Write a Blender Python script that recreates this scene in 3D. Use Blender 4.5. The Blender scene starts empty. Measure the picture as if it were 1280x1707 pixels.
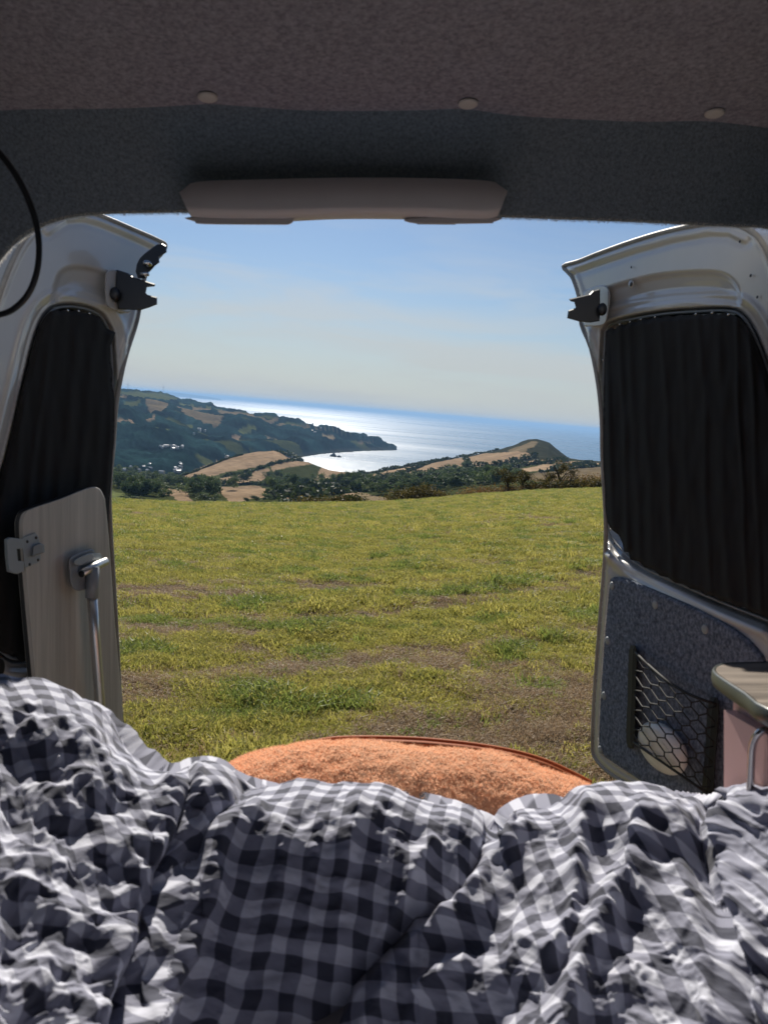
import bpy, math, random
import numpy as np
from mathutils import Matrix, Vector
random.seed(7); rng = np.random.default_rng(7)
scene = bpy.context.scene
COL = scene.collection
R = math.radians

# ------------------------------------------------------------------ camera
FPX = 1280.0                       # focal length in photograph pixels (photo 1280 x 1707)
ROLL = math.atan(0.0864)
PITCH = math.atan((165.5 + 3.2) * math.cos(ROLL) / FPX)
f_ = np.array([0, math.cos(PITCH), -math.sin(PITCH)])
r0 = np.array([1.0, 0, 0]); u0 = np.array([0, math.sin(PITCH), math.cos(PITCH)])
r_ = math.cos(ROLL) * r0 + math.sin(ROLL) * u0
u_ = math.cos(ROLL) * u0 - math.sin(ROLL) * r0
VAN = np.column_stack([r_, f_, u_])          # van / camera frame (x right, y to the rear doors, z up) -> world
SEA = -150.0
cam_d = bpy.data.cameras.new('camera'); cam = bpy.data.objects.new('camera', cam_d); COL.objects.link(cam)
cam.matrix_world = Matrix([[r_[0], u_[0], -f_[0], 0], [r_[1], u_[1], -f_[1], 0], [r_[2], u_[2], -f_[2], 0], [0, 0, 0, 1]])
cam_d.sensor_fit = 'HORIZONTAL'; cam_d.sensor_width = 36; cam_d.lens = 36
cam_d.clip_start = 0.02; cam_d.clip_end = 200000
cam_d.dof.use_dof = True; cam_d.dof.focus_distance = 12; cam_d.dof.aperture_fstop = 11
scene.camera = cam

# ------------------------------------------------------------------ sky, sun, exposure
SUN_EL, SUN_AZ = R(35), R(-7.5)      # azimuth from +Y, positive to +X
w = bpy.data.worlds.new('World'); scene.world = w; w.use_nodes = True
nt = w.node_tree; nt.nodes.clear()
N = nt.nodes.new
out = N('ShaderNodeOutputWorld'); bg = N('ShaderNodeBackground'); bg.inputs[1].default_value = 0.052
sky = N('ShaderNodeTexSky'); sky.sky_type = 'NISHITA'; sky.sun_disc = False
sky.sun_elevation = SUN_EL; sky.sun_rotation = SUN_AZ
sky.altitude = 150; sky.air_density = 1.0; sky.dust_density = 0.25; sky.ozone_density = 5.0
tc = N('ShaderNodeTexCoord')
mp = N('ShaderNodeMapping'); mp.inputs['Rotation'].default_value = (0, R(8), R(10)); mp.inputs['Scale'].default_value = (1.6, 1.6, 11)
nz = N('ShaderNodeTexNoise'); nz.inputs['Scale'].default_value = 2.1; nz.inputs['Detail'].default_value = 7; nz.inputs['Roughness'].default_value = 0.55
nz.inputs['Distortion'].default_value = 0.5
cr = N('ShaderNodeMapRange'); cr.inputs[1].default_value = 0.43; cr.inputs[2].default_value = 0.60; cr.inputs[3].default_value = 0.0; cr.inputs[4].default_value = 0.75
sx = N('ShaderNodeSeparateXYZ')
hz = N('ShaderNodeMapRange'); hz.interpolation_type = 'SMOOTHSTEP'; hz.inputs[1].default_value = 0.27; hz.inputs[2].default_value = 0.02; hz.inputs[3].default_value = 0.06; hz.inputs[4].default_value = 1
ml = N('ShaderNodeMath'); ml.operation = 'MULTIPLY'
mx = N('ShaderNodeMix'); mx.data_type = 'RGBA'
mx.inputs[7].default_value = (8.0, 8.2, 8.2, 1)   # thin cloud
mh = N('ShaderNodeMix'); mh.data_type = 'RGBA'; mh.inputs[7].default_value = (6.6, 7.0, 7.0, 1)
h2 = N('ShaderNodeMapRange'); h2.interpolation_type = 'SMOOTHSTEP'; h2.inputs[1].default_value = .20; h2.inputs[2].default_value = -.02; h2.inputs[3].default_value = 0; h2.inputs[4].default_value = .85   # pale sea haze low in the sky
L = nt.links.new
L(tc.outputs['Generated'], mp.inputs[0]); L(mp.outputs[0], nz.inputs[0]); L(nz.outputs[0], cr.inputs[0])
L(tc.outputs['Generated'], sx.inputs[0]); L(sx.outputs[2], hz.inputs[0])
L(cr.outputs[0], ml.inputs[0]); L(hz.outputs[0], ml.inputs[1]); L(sx.outputs[2], h2.inputs[0]); L(ml.outputs[0], mx.inputs[0]); L(h2.outputs[0], mh.inputs[0])
L(sky.outputs[0], mx.inputs[6]); L(mx.outputs[2], mh.inputs[6]); L(mh.outputs[2], bg.inputs[0]); L(bg.outputs[0], out.inputs[0])

sl = bpy.data.lights.new('sun', 'SUN'); sl.energy = 4.4; sl.angle = R(0.53); sl.color = (1.0, 0.93, 0.82)
so = bpy.data.objects.new('sun', sl); COL.objects.link(so)
sd = Vector((math.sin(SUN_AZ) * math.cos(SUN_EL), math.cos(SUN_AZ) * math.cos(SUN_EL), math.sin(SUN_EL)))
so.rotation_euler = sd.to_track_quat('Z', 'Y').to_euler(); so.location = sd * 50
scene.view_settings.view_transform = 'Standard'; scene.view_settings.look = 'None'
scene.view_settings.gamma = 1; scene.view_settings.use_curve_mapping = False
scene.view_settings.exposure = 0.55
scene.cycles.max_bounces = 8; scene.cycles.diffuse_bounces = 4; scene.cycles.glossy_bounces = 3
scene.cycles.volume_bounces = 0; scene.cycles.transparent_max_bounces = 12; scene.cycles.sample_clamp_indirect = 6

# ------------------------------------------------------------------ maths helpers
def pxdir(px, py):
    px = np.asarray(px, float); py = np.asarray(py, float)
    a = (px - 640) / FPX; b = (853.5 - py) / FPX
    return f_ + a[..., None] * r_ + b[..., None] * u_
def project(P):                    # world -> photo pixels
    yy = P @ f_; return 640 + FPX * (P @ r_) / yy, 853.5 - FPX * (P @ u_) / yy
def vpt(px, py, y):                # van-frame point on the plane y = const (or per-point y)
    px = np.asarray(px, float); py = np.asarray(py, float); y = np.asarray(y, float) + 0 * px
    return np.stack([(px - 640) / FPX * y, y, (853.5 - py) / FPX * y], -1)
_pr = {}
def _perm(seed):
    if seed not in _pr: _pr[seed] = np.random.default_rng(seed + 100).permutation(512)
    return _pr[seed]
def perlin(x, y, seed=0):
    p = _perm(seed); x = np.asarray(x, float); y = np.asarray(y, float)
    xi = np.floor(x).astype(int); yi = np.floor(y).astype(int); xf = x - xi; yf = y - yi
    def g(ix, iy, dx, dy):
        a = p[(p[ix & 511] + iy) & 511] * (2 * math.pi / 512)
        return np.cos(a) * dx + np.sin(a) * dy
    s = xf * xf * xf * (xf * (xf * 6 - 15) + 10); t = yf * yf * yf * (yf * (yf * 6 - 15) + 10)
    a = g(xi, yi, xf, yf); b = g(xi + 1, yi, xf - 1, yf); c = g(xi, yi + 1, xf, yf - 1); d = g(xi + 1, yi + 1, xf - 1, yf - 1)
    return ((a + s * (b - a)) * (1 - t) + (c + s * (d - c)) * t) * 1.5
def fbm(x, y, n=4, seed=0, gain=0.5):
    v = 0; a = 1
    for i in range(n): v = v + a * perlin(x * 2 ** i + 17.3 * i, y * 2 ** i - 9.1 * i, seed + i); a *= gain
    return v
def sstep(a, b, x):
    t = np.clip((x - a) / (b - a), 0, 1); return t * t * (3 - 2 * t)
def segdist(X, Y, poly, closed=False):
    """distance, nearest point, position along a polyline"""
    P = np.array(poly, float); Q = np.roll(P, -1, 0) if closed else P[1:]; P = P if closed else P[:-1]
    best = np.full(X.shape, 1e18); nx = np.zeros(X.shape); ny = np.zeros(X.shape); tt = np.zeros(X.shape); sg = np.zeros(X.shape)
    for i, (p, q) in enumerate(zip(P, Q)):
        d = q - p; l2 = d @ d + 1e-12
        t = np.clip(((X - p[0]) * d[0] + (Y - p[1]) * d[1]) / l2, 0, 1)
        cx = p[0] + t * d[0]; cy = p[1] + t * d[1]; dd = (X - cx) ** 2 + (Y - cy) ** 2
        m = dd < best
        best = np.where(m, dd, best); nx = np.where(m, cx, nx); ny = np.where(m, cy, ny); tt = np.where(m, i + t, tt)
        sg = np.where(m, np.sign(d[0] * (Y - p[1]) - d[1] * (X - p[0])), sg)
    return np.sqrt(best), nx, ny, tt, sg
def inpoly(X, Y, poly):
    P = np.array(poly, float); c = np.zeros(X.shape, bool); n = len(P); j = n - 1
    for i in range(n):
        xi, yi = P[i]; xj, yj = P[j]
        if yi != yj: c ^= ((yi > Y) != (yj > Y)) & (X < (xj - xi) * (Y - yi) / (yj - yi) + xi)
        j = i
    return c
def sdf(X, Y, poly):
    d, nx, ny, t, s = segdist(X, Y, poly, True); return np.where(inpoly(X, Y, poly), -d, d), nx, ny
def smooth_poly(pts, n=4, closed=True):
    P = np.array(pts, float); m = len(P); o = []
    for i in range(m if closed else m - 1):
        if closed: a, b, c, d = P[i - 1], P[i], P[(i + 1) % m], P[(i + 2) % m]
        else: a, b, c, d = P[max(i - 1, 0)], P[i], P[i + 1], P[min(i + 2, m - 1)]
        for k in range(n):
            t = k / n
            o.append(0.5 * ((2 * b) + (c - a) * t + (2 * a - 5 * b + 4 * c - d) * t * t + (3 * b - a - 3 * c + d) * t ** 3))
    if not closed: o.append(P[-1])
    return np.array(o)
def pchip(x, y, q):
    h = np.diff(x); d = np.diff(y) / h; m = np.zeros(len(x)); m[0] = d[0]; m[-1] = d[-1]
    for i in range(1, len(x) - 1):
        if d[i - 1] * d[i] > 0: m[i] = 2 * d[i - 1] * d[i] / (d[i - 1] + d[i])
    i = np.clip(np.searchsorted(x, q) - 1, 0, len(h) - 1); t = (q - x[i]) / h[i]
    t = np.clip(t, 0, 1)
    return (2*t**3-3*t**2+1)*y[i] + (t**3-2*t**2+t)*h[i]*m[i] + (-2*t**3+3*t**2)*y[i+1] + (t**3-t**2)*h[i]*m[i+1]

# ------------------------------------------------------------------ object helpers
VM = Matrix([list(VAN[0]) + [0], list(VAN[1]) + [0], list(VAN[2]) + [0], [0, 0, 0, 1]])
def mesh_np(name, V, F, mat=None, smooth=True, uv=None, col=None):
    """V (n,3); F (m,3|4) array or list of faces"""
    me = bpy.data.meshes.new(name); V = np.asarray(V, float)
    if isinstance(F, np.ndarray) and F.ndim == 2:
        k = F.shape[1]; m = len(F)
        me.vertices.add(len(V)); me.vertices.foreach_set('co', V.ravel())
        me.loops.add(m * k); me.loops.foreach_set('vertex_index', F.ravel().astype(np.int32))
        me.polygons.add(m); me.polygons.foreach_set('loop_start', np.arange(0, m * k, k, dtype=np.int32))
        me.update(calc_edges=True)
    else:
        me.from_pydata([tuple(v) for v in V], [], [tuple(int(i) for i in f) for f in F]); me.update()
    if smooth: me.polygons.foreach_set('use_smooth', np.ones(len(me.polygons), bool))
    li = np.zeros(len(me.loops), np.int32); me.loops.foreach_get('vertex_index', li)
    if uv is not None:
        l = me.uv_layers.new(name='UVMap'); l.data.foreach_set('uv', np.asarray(uv)[li].ravel())
    if col is not None:
        a = me.color_attributes.new('Col', 'FLOAT_COLOR', 'POINT')
        c = np.ones((len(V), 4)); c[:, :3] = col; a.data.foreach_set('color', c.ravel())
    if mat: me.materials.append(mat)
    return me
def link(name, me, parent=None, matrix=None, label=None, cat=None, group=None, kind=None):
    o = bpy.data.objects.new(name, me); COL.objects.link(o)
    if parent is not None: o.parent = parent
    if matrix is not None: o.matrix_world = matrix if parent is None else matrix
    if label: o['label'] = label
    if cat: o['category'] = cat
    if group: o['group'] = group
    if kind: o['kind'] = kind
    return o
def van_thing(name, base, label, cat, group=None):
    """Empty in the van frame at van point base"""
    o = bpy.data.objects.new(name, None); COL.objects.link(o); o.empty_display_size = .1
    o.matrix_world = VM @ Matrix.Translation(Vector(base)); o['label'] = label; o['category'] = cat
    if group: o['group'] = group
    return o
BASE = {}
def vpart(name, V, F, mat, parent, base, **k):
    """part: vertices in the van frame, parent origin at base"""
    ob = {q: k.pop(q) for q in ('kind', 'label') if q in k}
    o = link(name, mesh_np(name, np.asarray(V, float) - np.asarray(base), F, mat, **k), None, None, **ob)
    o.parent = parent; return o
def grid_faces(nr, nc, closed_c=False):
    i = np.arange(nr - 1)[:, None] * nc; j = np.arange(nc if closed_c else nc - 1)[None]; j2 = (j + 1) % nc
    return np.stack([i + j, i + j2, i + nc + j2, i + nc + j], -1).reshape(-1, 4)
def tube(path, r, n=8, cap=True):
    P = np.asarray(path, float); m = len(P); r = np.full(m, r) if np.isscalar(r) else np.asarray(r)
    T = np.gradient(P, axis=0); T /= np.linalg.norm(T, axis=1)[:, None] + 1e-12
    a = np.array([0, 0, 1.0]) if abs(T[0, 2]) < .9 else np.array([1.0, 0, 0])
    V = []; u = np.cross(T[0], a); u /= np.linalg.norm(u)
    for k in range(m):
        u = u - T[k] * (u @ T[k]); u /= np.linalg.norm(u) + 1e-12; v = np.cross(T[k], u)
        an = np.arange(n) * 2 * math.pi / n
        V.append(P[k] + r[k] * (np.cos(an)[:, None] * u + np.sin(an)[:, None] * v))
    V = np.concatenate(V); F = [tuple(f) for f in grid_faces(m, n, True)]
    if cap:
        F.append(tuple(range(n))[::-1]); F.append(tuple(range((m - 1) * n, m * n)))
    return V, F
def join(*parts):
    V = []; F = []; o = 0
    for v, f in parts:
        V.append(np.asarray(v, float)); F += [tuple(int(i) + o for i in q) for q in f]; o += len(v)
    return np.concatenate(V), F
def prism(front, back, bevel=None):
    """closed solid between two matching 3-D rings; bevel = inner ring in front of front"""
    rings = ([bevel] if bevel is not None else []) + [front, back]
    n = len(front); V = np.concatenate(rings); F = [tuple(range(n))]
    for k in range(len(rings) - 1):
        for i in range(n): F.append((k * n + i, k * n + (i + 1) % n, (k + 1) * n + (i + 1) % n, (k + 1) * n + i)[::-1])
    F.append(tuple(range((len(rings) - 1) * n, len(rings) * n))[::-1])
    return V, F
def inset2(poly, d):
    P = np.array(poly, float); c = P.mean(0); n = len(P); o = []
    A = 0.5 * np.sum(P[:, 0] * np.roll(P[:, 1], -1) - np.roll(P[:, 0], -1) * P[:, 1]); s = 1 if A > 0 else -1
    for i in range(n):
        a = P[i] - P[i - 1]; b = P[(i + 1) % n] - P[i]
        a /= np.linalg.norm(a) + 1e-9; b /= np.linalg.norm(b) + 1e-9
        nn = np.array([-a[1] - b[1], a[0] + b[0]]) * s; l = np.linalg.norm(nn); nn = nn / (l + 1e-9)
        o.append(P[i] + nn * d / max(0.5, l / 2))
    return np.array(o)
def box(c, s):
    c = np.array(c, float); s = np.array(s, float) / 2
    V = np.array([[x, y, z] for x in (-1, 1) for y in (-1, 1) for z in (-1, 1)]) * s + c
    return V, [(0, 1, 3, 2), (4, 6, 7, 5), (0, 4, 5, 1), (2, 3, 7, 6), (0, 2, 6, 4), (1, 5, 7, 3)]

# ------------------------------------------------------------------ material helpers
def mat(name, base=(.5, .5, .5), rough=.6, noise=None, bump=None, **kw):
    """noise=(scale, colour2, detail[, lo, hi]); bump=(scale, strength, distance)"""
    m = bpy.data.materials.new(name); m.use_nodes = True; t = m.node_tree; b = t.nodes['Principled BSDF']
    b.inputs['Base Color'].default_value = (*base, 1); b.inputs['Roughness'].default_value = rough
    for k, v in kw.items():
        b.inputs[k.replace('_', ' ')].default_value = v
    co = t.nodes.new('ShaderNodeTexCoord')
    if noise:
        n = t.nodes.new('ShaderNodeTexNoise'); n.inputs['Scale'].default_value = noise[0]; n.inputs['Detail'].default_value = noise[2]
        n.inputs['Roughness'].default_value = .65
        t.links.new(co.outputs['Object'], n.inputs['Vector'])
        r = t.nodes.new('ShaderNodeMapRange'); r.inputs[1].default_value = noise[3] if len(noise) > 3 else .3; r.inputs[2].default_value = noise[4] if len(noise) > 4 else .7
        x = t.nodes.new('ShaderNodeMix'); x.data_type = 'RGBA'; x.inputs[6].default_value = (*base, 1); x.inputs[7].default_value = (*noise[1], 1)
        t.links.new(n.outputs[0], r.inputs[0]); t.links.new(r.outputs[0], x.inputs[0]); t.links.new(x.outputs[2], b.inputs['Base Color'])
    if bump:
        n = t.nodes.new('ShaderNodeTexNoise'); n.inputs['Scale'].default_value = bump[0]; n.inputs['Detail'].default_value = 4
        t.links.new(co.outputs['Object'], n.inputs['Vector'])
        u = t.nodes.new('ShaderNodeBump'); u.inputs['Strength'].default_value = bump[1]; u.inputs['Distance'].default_value = bump[2]
        t.links.new(n.outputs[0], u.inputs['Height']); t.links.new(u.outputs[0], b.inputs['Normal'])
    return m
def translucent(m, colour, amount):
    """mixes a translucent BSDF into a material (leaves, thin cloth)"""
    t = m.node_tree; b = t.nodes['Principled BSDF']; o = t.nodes['Material Output']
    tr = t.nodes.new('ShaderNodeBsdfTranslucent'); mi = t.nodes.new('ShaderNodeMixShader'); mi.inputs[0].default_value = amount
    src = b.inputs['Base Color'].links
    if colour is None and src: t.links.new(src[0].from_socket, tr.inputs[0])
    else: tr.inputs[0].default_value = (*(colour or b.inputs['Base Color'].default_value[:3]), 1)
    t.links.new(b.outputs[0], mi.inputs[1]); t.links.new(tr.outputs[0], mi.inputs[2]); t.links.new(mi.outputs[0], o.inputs[0])
    return m
M = {}
M['lining'] = mat('roof_felt', (.52, .50, .56), .95, noise=(150, (.20, .192, .218), 7, .3, .7), bump=(420, .7, .003))
M['header'] = mat('header_felt', (.26, .32, .37), .95, noise=(190, (.11, .14, .165), 6), bump=(420, .7, .003))
M['backlit_fibre'] = translucent(mat('backlit_felt_fibre', (.8, .78, .74), .7), (.8, .76, .7), .5)  # paler than the felt itself, backlight put into the colour
M['white_metal'] = mat('white_paint', (.52, .51, .49), .2, noise=(3.5, (.47, .455, .435), 5), Coat_Weight=.6, Coat_Roughness=.06)
M['cream_plastic'] = mat('cream_plastic', (.70, .66, .64), .5, noise=(8, (.66, .62, .60), 3), bump=(900, .12, .0006))
M['cap'] = mat('cap_plastic', (.72, .68, .62), .5)
M['pale_cap'] = mat('grey_cap_plastic', (.30, .33, .34), .5)
M['black_plastic'] = mat('black_plastic', (.010, .011, .014), .4, bump=(500, .2, .0005))
M['curtain'] = mat('curtain_cloth', (.006, .0055, .006), .9, noise=(30, (.009, .008, .008), 4), bump=(900, .5, .0008))
M['carpet'] = mat('door_carpet', (.060, .080, .115), .95, noise=(110, (.28, .33, .42), 8, .38, .72), bump=(420, 1.0, .003))
M['glass'] = mat('tinted_glass', (.02, .022, .025), .05)
M['trim'] = mat('door_edge_trim', (.34, .33, .31), .55, noise=(20, (.24, .22, .19), 4))
M['net'] = mat('net_cord', (.012, .012, .012), .7)
M['chrome'] = mat('brushed_chrome', (.55, .53, .52), .22, Metallic=1.0)
M['alu'] = mat('aluminium_tube', (.55, .55, .54), .33, Metallic=.9)
M['grey_plastic'] = mat('grey_plastic', (.22, .235, .25), .42)
M['white_plastic'] = mat('white_plastic', (.80, .79, .76), .35, noise=(25, (.74, .72, .69), 3))
M['pink'] = mat('pink_laminate', (.80, .52, .51), .38, noise=(5, (.77, .50, .49), 4), bump=(60, .05, .001))
M['edging'] = mat('grey_edging', (.075, .085, .085), .3)
M['sole'] = mat('mattress_cloth', (.3, .29, .3), .9)
M['floor'] = mat('van_floor', (.2, .19, .18), .6)

def wood(name, a, b, axis_scale, rough=.5):
    m = bpy.data.materials.new(name); m.use_nodes = True; t = m.node_tree; p = t.nodes['Principled BSDF']; p.inputs['Roughness'].default_value = rough
    co = t.nodes.new('ShaderNodeTexCoord'); mp = t.nodes.new('ShaderNodeMapping'); mp.inputs['Scale'].default_value = axis_scale
    n1 = t.nodes.new('ShaderNodeTexNoise'); n1.inputs['Scale'].default_value = 1; n1.inputs['Detail'].default_value = 6; n1.inputs['Roughness'].default_value = .6; n1.inputs['Distortion'].default_value = .4
    rp = t.nodes.new('ShaderNodeValToRGB'); rp.color_ramp.elements[0].position = .3; rp.color_ramp.elements[0].color = (*a, 1); rp.color_ramp.elements[1].position = .7; rp.color_ramp.elements[1].color = (*b, 1)
    bu = t.nodes.new('ShaderNodeBump'); bu.inputs['Strength'].default_value = .15; bu.inputs['Distance'].default_value = .001
    t.links.new(co.outputs['Object'], mp.inputs[0]); t.links.new(mp.outputs[0], n1.inputs[0]); t.links.new(n1.outputs[0], rp.inputs[0]); t.links.new(rp.outputs[0], p.inputs['Base Color'])
    t.links.new(n1.outputs[0], bu.inputs['Height']); t.links.new(bu.outputs[0], p.inputs['Normal']); return m
M['table_wood'] = wood('pale_grained_laminate', (.34, .31, .275), (.56, .52, .46), (45, 45, 1.6), .42)
M['worktop'] = wood('grey_wood_worktop', (.10, .082, .068), (.34, .285, .24), (5, 60, 60), .4)

def gingham():
    m = bpy.data.materials.new('gingham_cotton'); m.use_nodes = True; t = m.node_tree; p = t.nodes['Principled BSDF']
    p.inputs['Roughness'].default_value = .9; p.inputs['Sheen Weight'].default_value = .15
    uv = t.nodes.new('ShaderNodeUVMap'); s = t.nodes.new('ShaderNodeSeparateXYZ'); t.links.new(uv.outputs[0], s.inputs[0])
    oo = []
    for k in (0, 1):
        a = t.nodes.new('ShaderNodeMath'); a.operation = 'PINGPONG'; a.inputs[1].default_value = .0202
        t.links.new(s.outputs[k], a.inputs[0])
        q = t.nodes.new('ShaderNodeMapRange'); q.inputs[1].default_value = .0202 * .47; q.inputs[2].default_value = .0202 * .53
        t.links.new(a.outputs[0], q.inputs[0]); oo.append(q)
    ad = t.nodes.new('ShaderNodeMath'); ad.operation = 'ADD'; t.links.new(oo[0].outputs[0], ad.inputs[0]); t.links.new(oo[1].outputs[0], ad.inputs[1])
    hf = t.nodes.new('ShaderNodeMath'); hf.operation = 'MULTIPLY'; hf.inputs[1].default_value = .5; t.links.new(ad.outputs[0], hf.inputs[0])
    rp = t.nodes.new('ShaderNodeValToRGB'); e = rp.color_ramp.elements
    e[0].position = 0; e[0].color = (.64, .66, .77, 1); e[1].position = 1; e[1].color = (.065, .07, .105, 1)
    x = e.new(.5); x.color = (.29, .30, .39, 1)
    t.links.new(hf.outputs[0], rp.inputs[0]); t.links.new(rp.outputs[0], p.inputs['Base Color'])
    n = t.nodes.new('ShaderNodeTexNoise'); n.inputs['Scale'].default_value = 260; n.inputs['Detail'].default_value = 3
    t.links.new(uv.outputs[0], n.inputs[0])
    b = t.nodes.new('ShaderNodeBump'); b.inputs['Strength'].default_value = .35; b.inputs['Distance'].default_value = .0012
    t.links.new(n.outputs[0], b.inputs['Height']); t.links.new(b.outputs[0], p.inputs['Normal'])
    return translucent(m, None, .12)
M['gingham'] = gingham()
M['fleece'] = translucent(mat('orange_fleece', (.86, .47, .28), .95, noise=(60, (.80, .38, .20), 5), bump=(160, 1.0, .006), Sheen_Weight=.3), None, .15)
M['orange_pile'] = translucent(mat('orange_pile', (.92, .58, .38), .9), (.92, .58, .38), .5)
M['piping'] = mat('orange_piping', (.55, .14, .04), .7)
def leafmat(name, a, b, scale, tr=.3, trc=None):
    m = bpy.data.materials.new(name); m.use_nodes = True; t = m.node_tree; p = t.nodes['Principled BSDF']; p.inputs['Roughness'].default_value = .65
    p.inputs['Specular IOR Level'].default_value = .25
    g = t.nodes.new('ShaderNodeNewGeometry'); n = t.nodes.new('ShaderNodeTexNoise'); n.inputs['Scale'].default_value = scale; n.inputs['Detail'].default_value = 4
    x = t.nodes.new('ShaderNodeMix'); x.data_type = 'RGBA'; x.inputs[6].default_value = (*a, 1); x.inputs[7].default_value = (*b, 1)
    r = t.nodes.new('ShaderNodeMapRange'); r.inputs[1].default_value = .35; r.inputs[2].default_value = .65
    t.links.new(g.outputs['Position'], n.inputs[0]); t.links.new(n.outputs[0], r.inputs[0]); t.links.new(r.outputs[0], x.inputs[0]); t.links.new(x.outputs[2], p.inputs['Base Color'])
    return translucent(m, trc, tr)
M['leaf_a'] = leafmat('broadleaf_foliage', (.028, .052, .024), (.11, .15, .05), .05, .35)
M['leaf_b'] = leafmat('hawthorn_foliage', (.030, .032, .010), (.15, .115, .035), .8, .42)
M['leaf_c'] = leafmat('bracken_foliage', (.14, .065, .028), (.20, .15, .05), .9, .4)
M['leaf_d'] = leafmat('hedge_foliage', (.018, .032, .012), (.055, .075, .022), .1)
M['bark'] = mat('bark', (.07, .055, .04), .9, noise=(6, (.03, .024, .02), 5))
M['render_white'] = mat('white_render', (.50, .48, .45), .8, noise=(.5, (.42, .40, .37), 3))
M['pale_gloss'] = mat('glint_pale', (.48, .48, .50), .3)  # roofs made pale and glossy to stand in for sun glints
M['rock'] = mat('dark_rock', (.045, .042, .045), .9, noise=(.1, (.09, .085, .08), 4))

# ================================================================== LAND
def Ppt(px, py, dist):
    d = pxdir(px, py); return d * (dist / np.hypot(d[..., 0], d[..., 1]))[..., None]
def line(pts):
    """[(px, py, dist | 'sea')] -> azimuth, distance, height arrays"""
    o = []
    for px, py, ds in pts:
        d = pxdir(px, py); h = math.hypot(d[0], d[1])
        if ds == 'sea': ds = SEA * 1.004 / d[2] * h
        elif isinstance(ds, str): ds = float(ds) / d[2] * h        # a height given instead of a distance
        q = d * (ds / h); o.append((math.atan2(q[0], q[1]), ds, q[2]))
    return np.array(sorted(o))
BROW_PX = [(-700, 905, 45), (-200, 868, 48), (60, 832, 52), (183, 833, 55), (250, 836, 57), (330, 838.5, 58), (430, 840, 60), (520, 840, 62), (600, 838, 66), (640, 837, 68), (700, 833, 72),
           (770, 827, 78), (860, 820, 84), (1008, 814, 90), (1150, 812, 92), (1500, 812, 92), (2100, 830, 92)]
brow = line(BROW_PX)
azc = np.concatenate([np.radians(np.arange(-62, -26, .5)), np.radians(np.arange(-26, 23, .085)), np.radians(np.arange(23, 62, .5))])
def atcols(ln):
    return np.interp(azc, ln[:, 0], ln[:, 1]), np.interp(azc, ln[:, 0], ln[:, 2])
bd, bz = atcols(brow)
# right-hand columns beyond az of the headland tip hold no far land
T = []
def addline(pts=None, dz=None):
    T.append(atcols(line(pts)) if pts is not None else dz)
addline(dz=(bd * 1.02, bz - 1.0)); addline(dz=(bd * 1.5, bz * 1.5 - 5.5)); addline(dz=(bd * 2.3, bz * 2.3 - 11))
addline([(-700, 915, 280), (0, 850, 280), (190, 846, 300), (400, 846, 320), (600, 845, 330), (760, 836, 320), (900, 824, 300), (1100, 824, 290), (2100, 850, 290)])
addline([(-700, 880, 520), (0, 812, 520), (190, 812, 520), (290, 820, 520), (400, 820, 520), (500, 818, 520), (600, 816, 520), (700, 812, 520), (830, 800, 500), (1003, 793, 480), (1300, 800, 480), (2100, 840, 480)])
addline([(-700, 850, 860), (0, 785, 860), (190, 793, 860), (250, 800, 860), (290, 803, 860), (400, 806, 860), (500, 800, 900), (600, 802, 860), (700, 794, 860), (830, 784, 850), (1003, 782, 850), (1300, 795, 850), (2100, 830, 850)])
addline([(-700, 830, 1100), (0, 780, 1060), (190, 790, 1060), (250, 795, 1050), (289, 798, 1000), (320, 787, 1020), (350, 775, 1050), (380, 765, 1080), (405, 758, 1100), (432, 753.5, 1120), (455, 752, 1130), (466, 755, 1130), (480, 763, 1130),
         (500, 768, 1140), (515, 771, 1150), (530, 777, 1160), (550, 784, 1180), (570, 787, 1200), (600, 790, 1230), (640, 783, 1280), (700, 774, 1340), (760, 764, 1400), (800, 757, 1430), (830, 750, 1450),
         (855, 743, 1460), (870, 736, 1470), (880, 733, 1480), (893, 731.5, 1480), (905, 734, 1480), (916, 738, 1480), (924, 745, 1480), (938, 756, 1470), (948, 764, 1470), (965, 767, 1450), (1003, 770, 1450), (1100, 785, 1450), (1500, 830, 1450), (2100, 870, 1450)])
crest_i = len(T) - 1
# just behind the crest
cd, cz = T[crest_i]
drop = np.interp(azc, [R(-62), brow[3, 0], math.atan2(*pxdir(289, 798)[:2]), math.atan2(*pxdir(330, 790)[:2]), R(60)], [6, 4, 12, 45, 45])
addline(dz=(cd + 130, cz - drop * .8))
addline(dz=(np.full_like(azc, 1) * np.interp(azc, [R(-62), R(-20), R(-10), R(0), R(60)], [1180, 1180, 1330, 1550, 1850]), np.interp(azc, [R(-62), R(-12), R(-8), R(60)], [-141, -143, -165, -165])))
TIPAZ = math.atan2(*pxdir(662, 750)[:2])
far7 = [(-700, 790, 1200), (0, 786, 1230), (190, 785, 1280), (300, 781, 1385), (400, 774, 'sea'), (455, 769, 'sea'), (490, 765, 'sea'), (540, 757, 'sea'), (570, 755, 'sea'), (600, 752.5, 'sea'), (650, 751.5, 'sea'), (660, 750.5, 'sea')]
far8 = [(-700, 700, '-60'), (0, 715, '-92'), (190, 722, '-95'), (300, 727, '-97'), (400, 730, '-100'), (500, 735, '-110'), (560, 738, '-124'), (600, 741, '-131'), (640, 748, '-146'), (660, 749.5, '-148')]
far9 = [(-700, 660, '-30'), (0, 680, '-52'), (190, 688, '-60'), (300, 692, '-66'), (340, 694, '-67'), (400, 701, '-70'), (450, 704, '-73'), (500, 714, '-86'), (560, 722, '-98'), (600, 731, '-115'), (640, 745, '-141'), (660, 748, '-145')]
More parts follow.
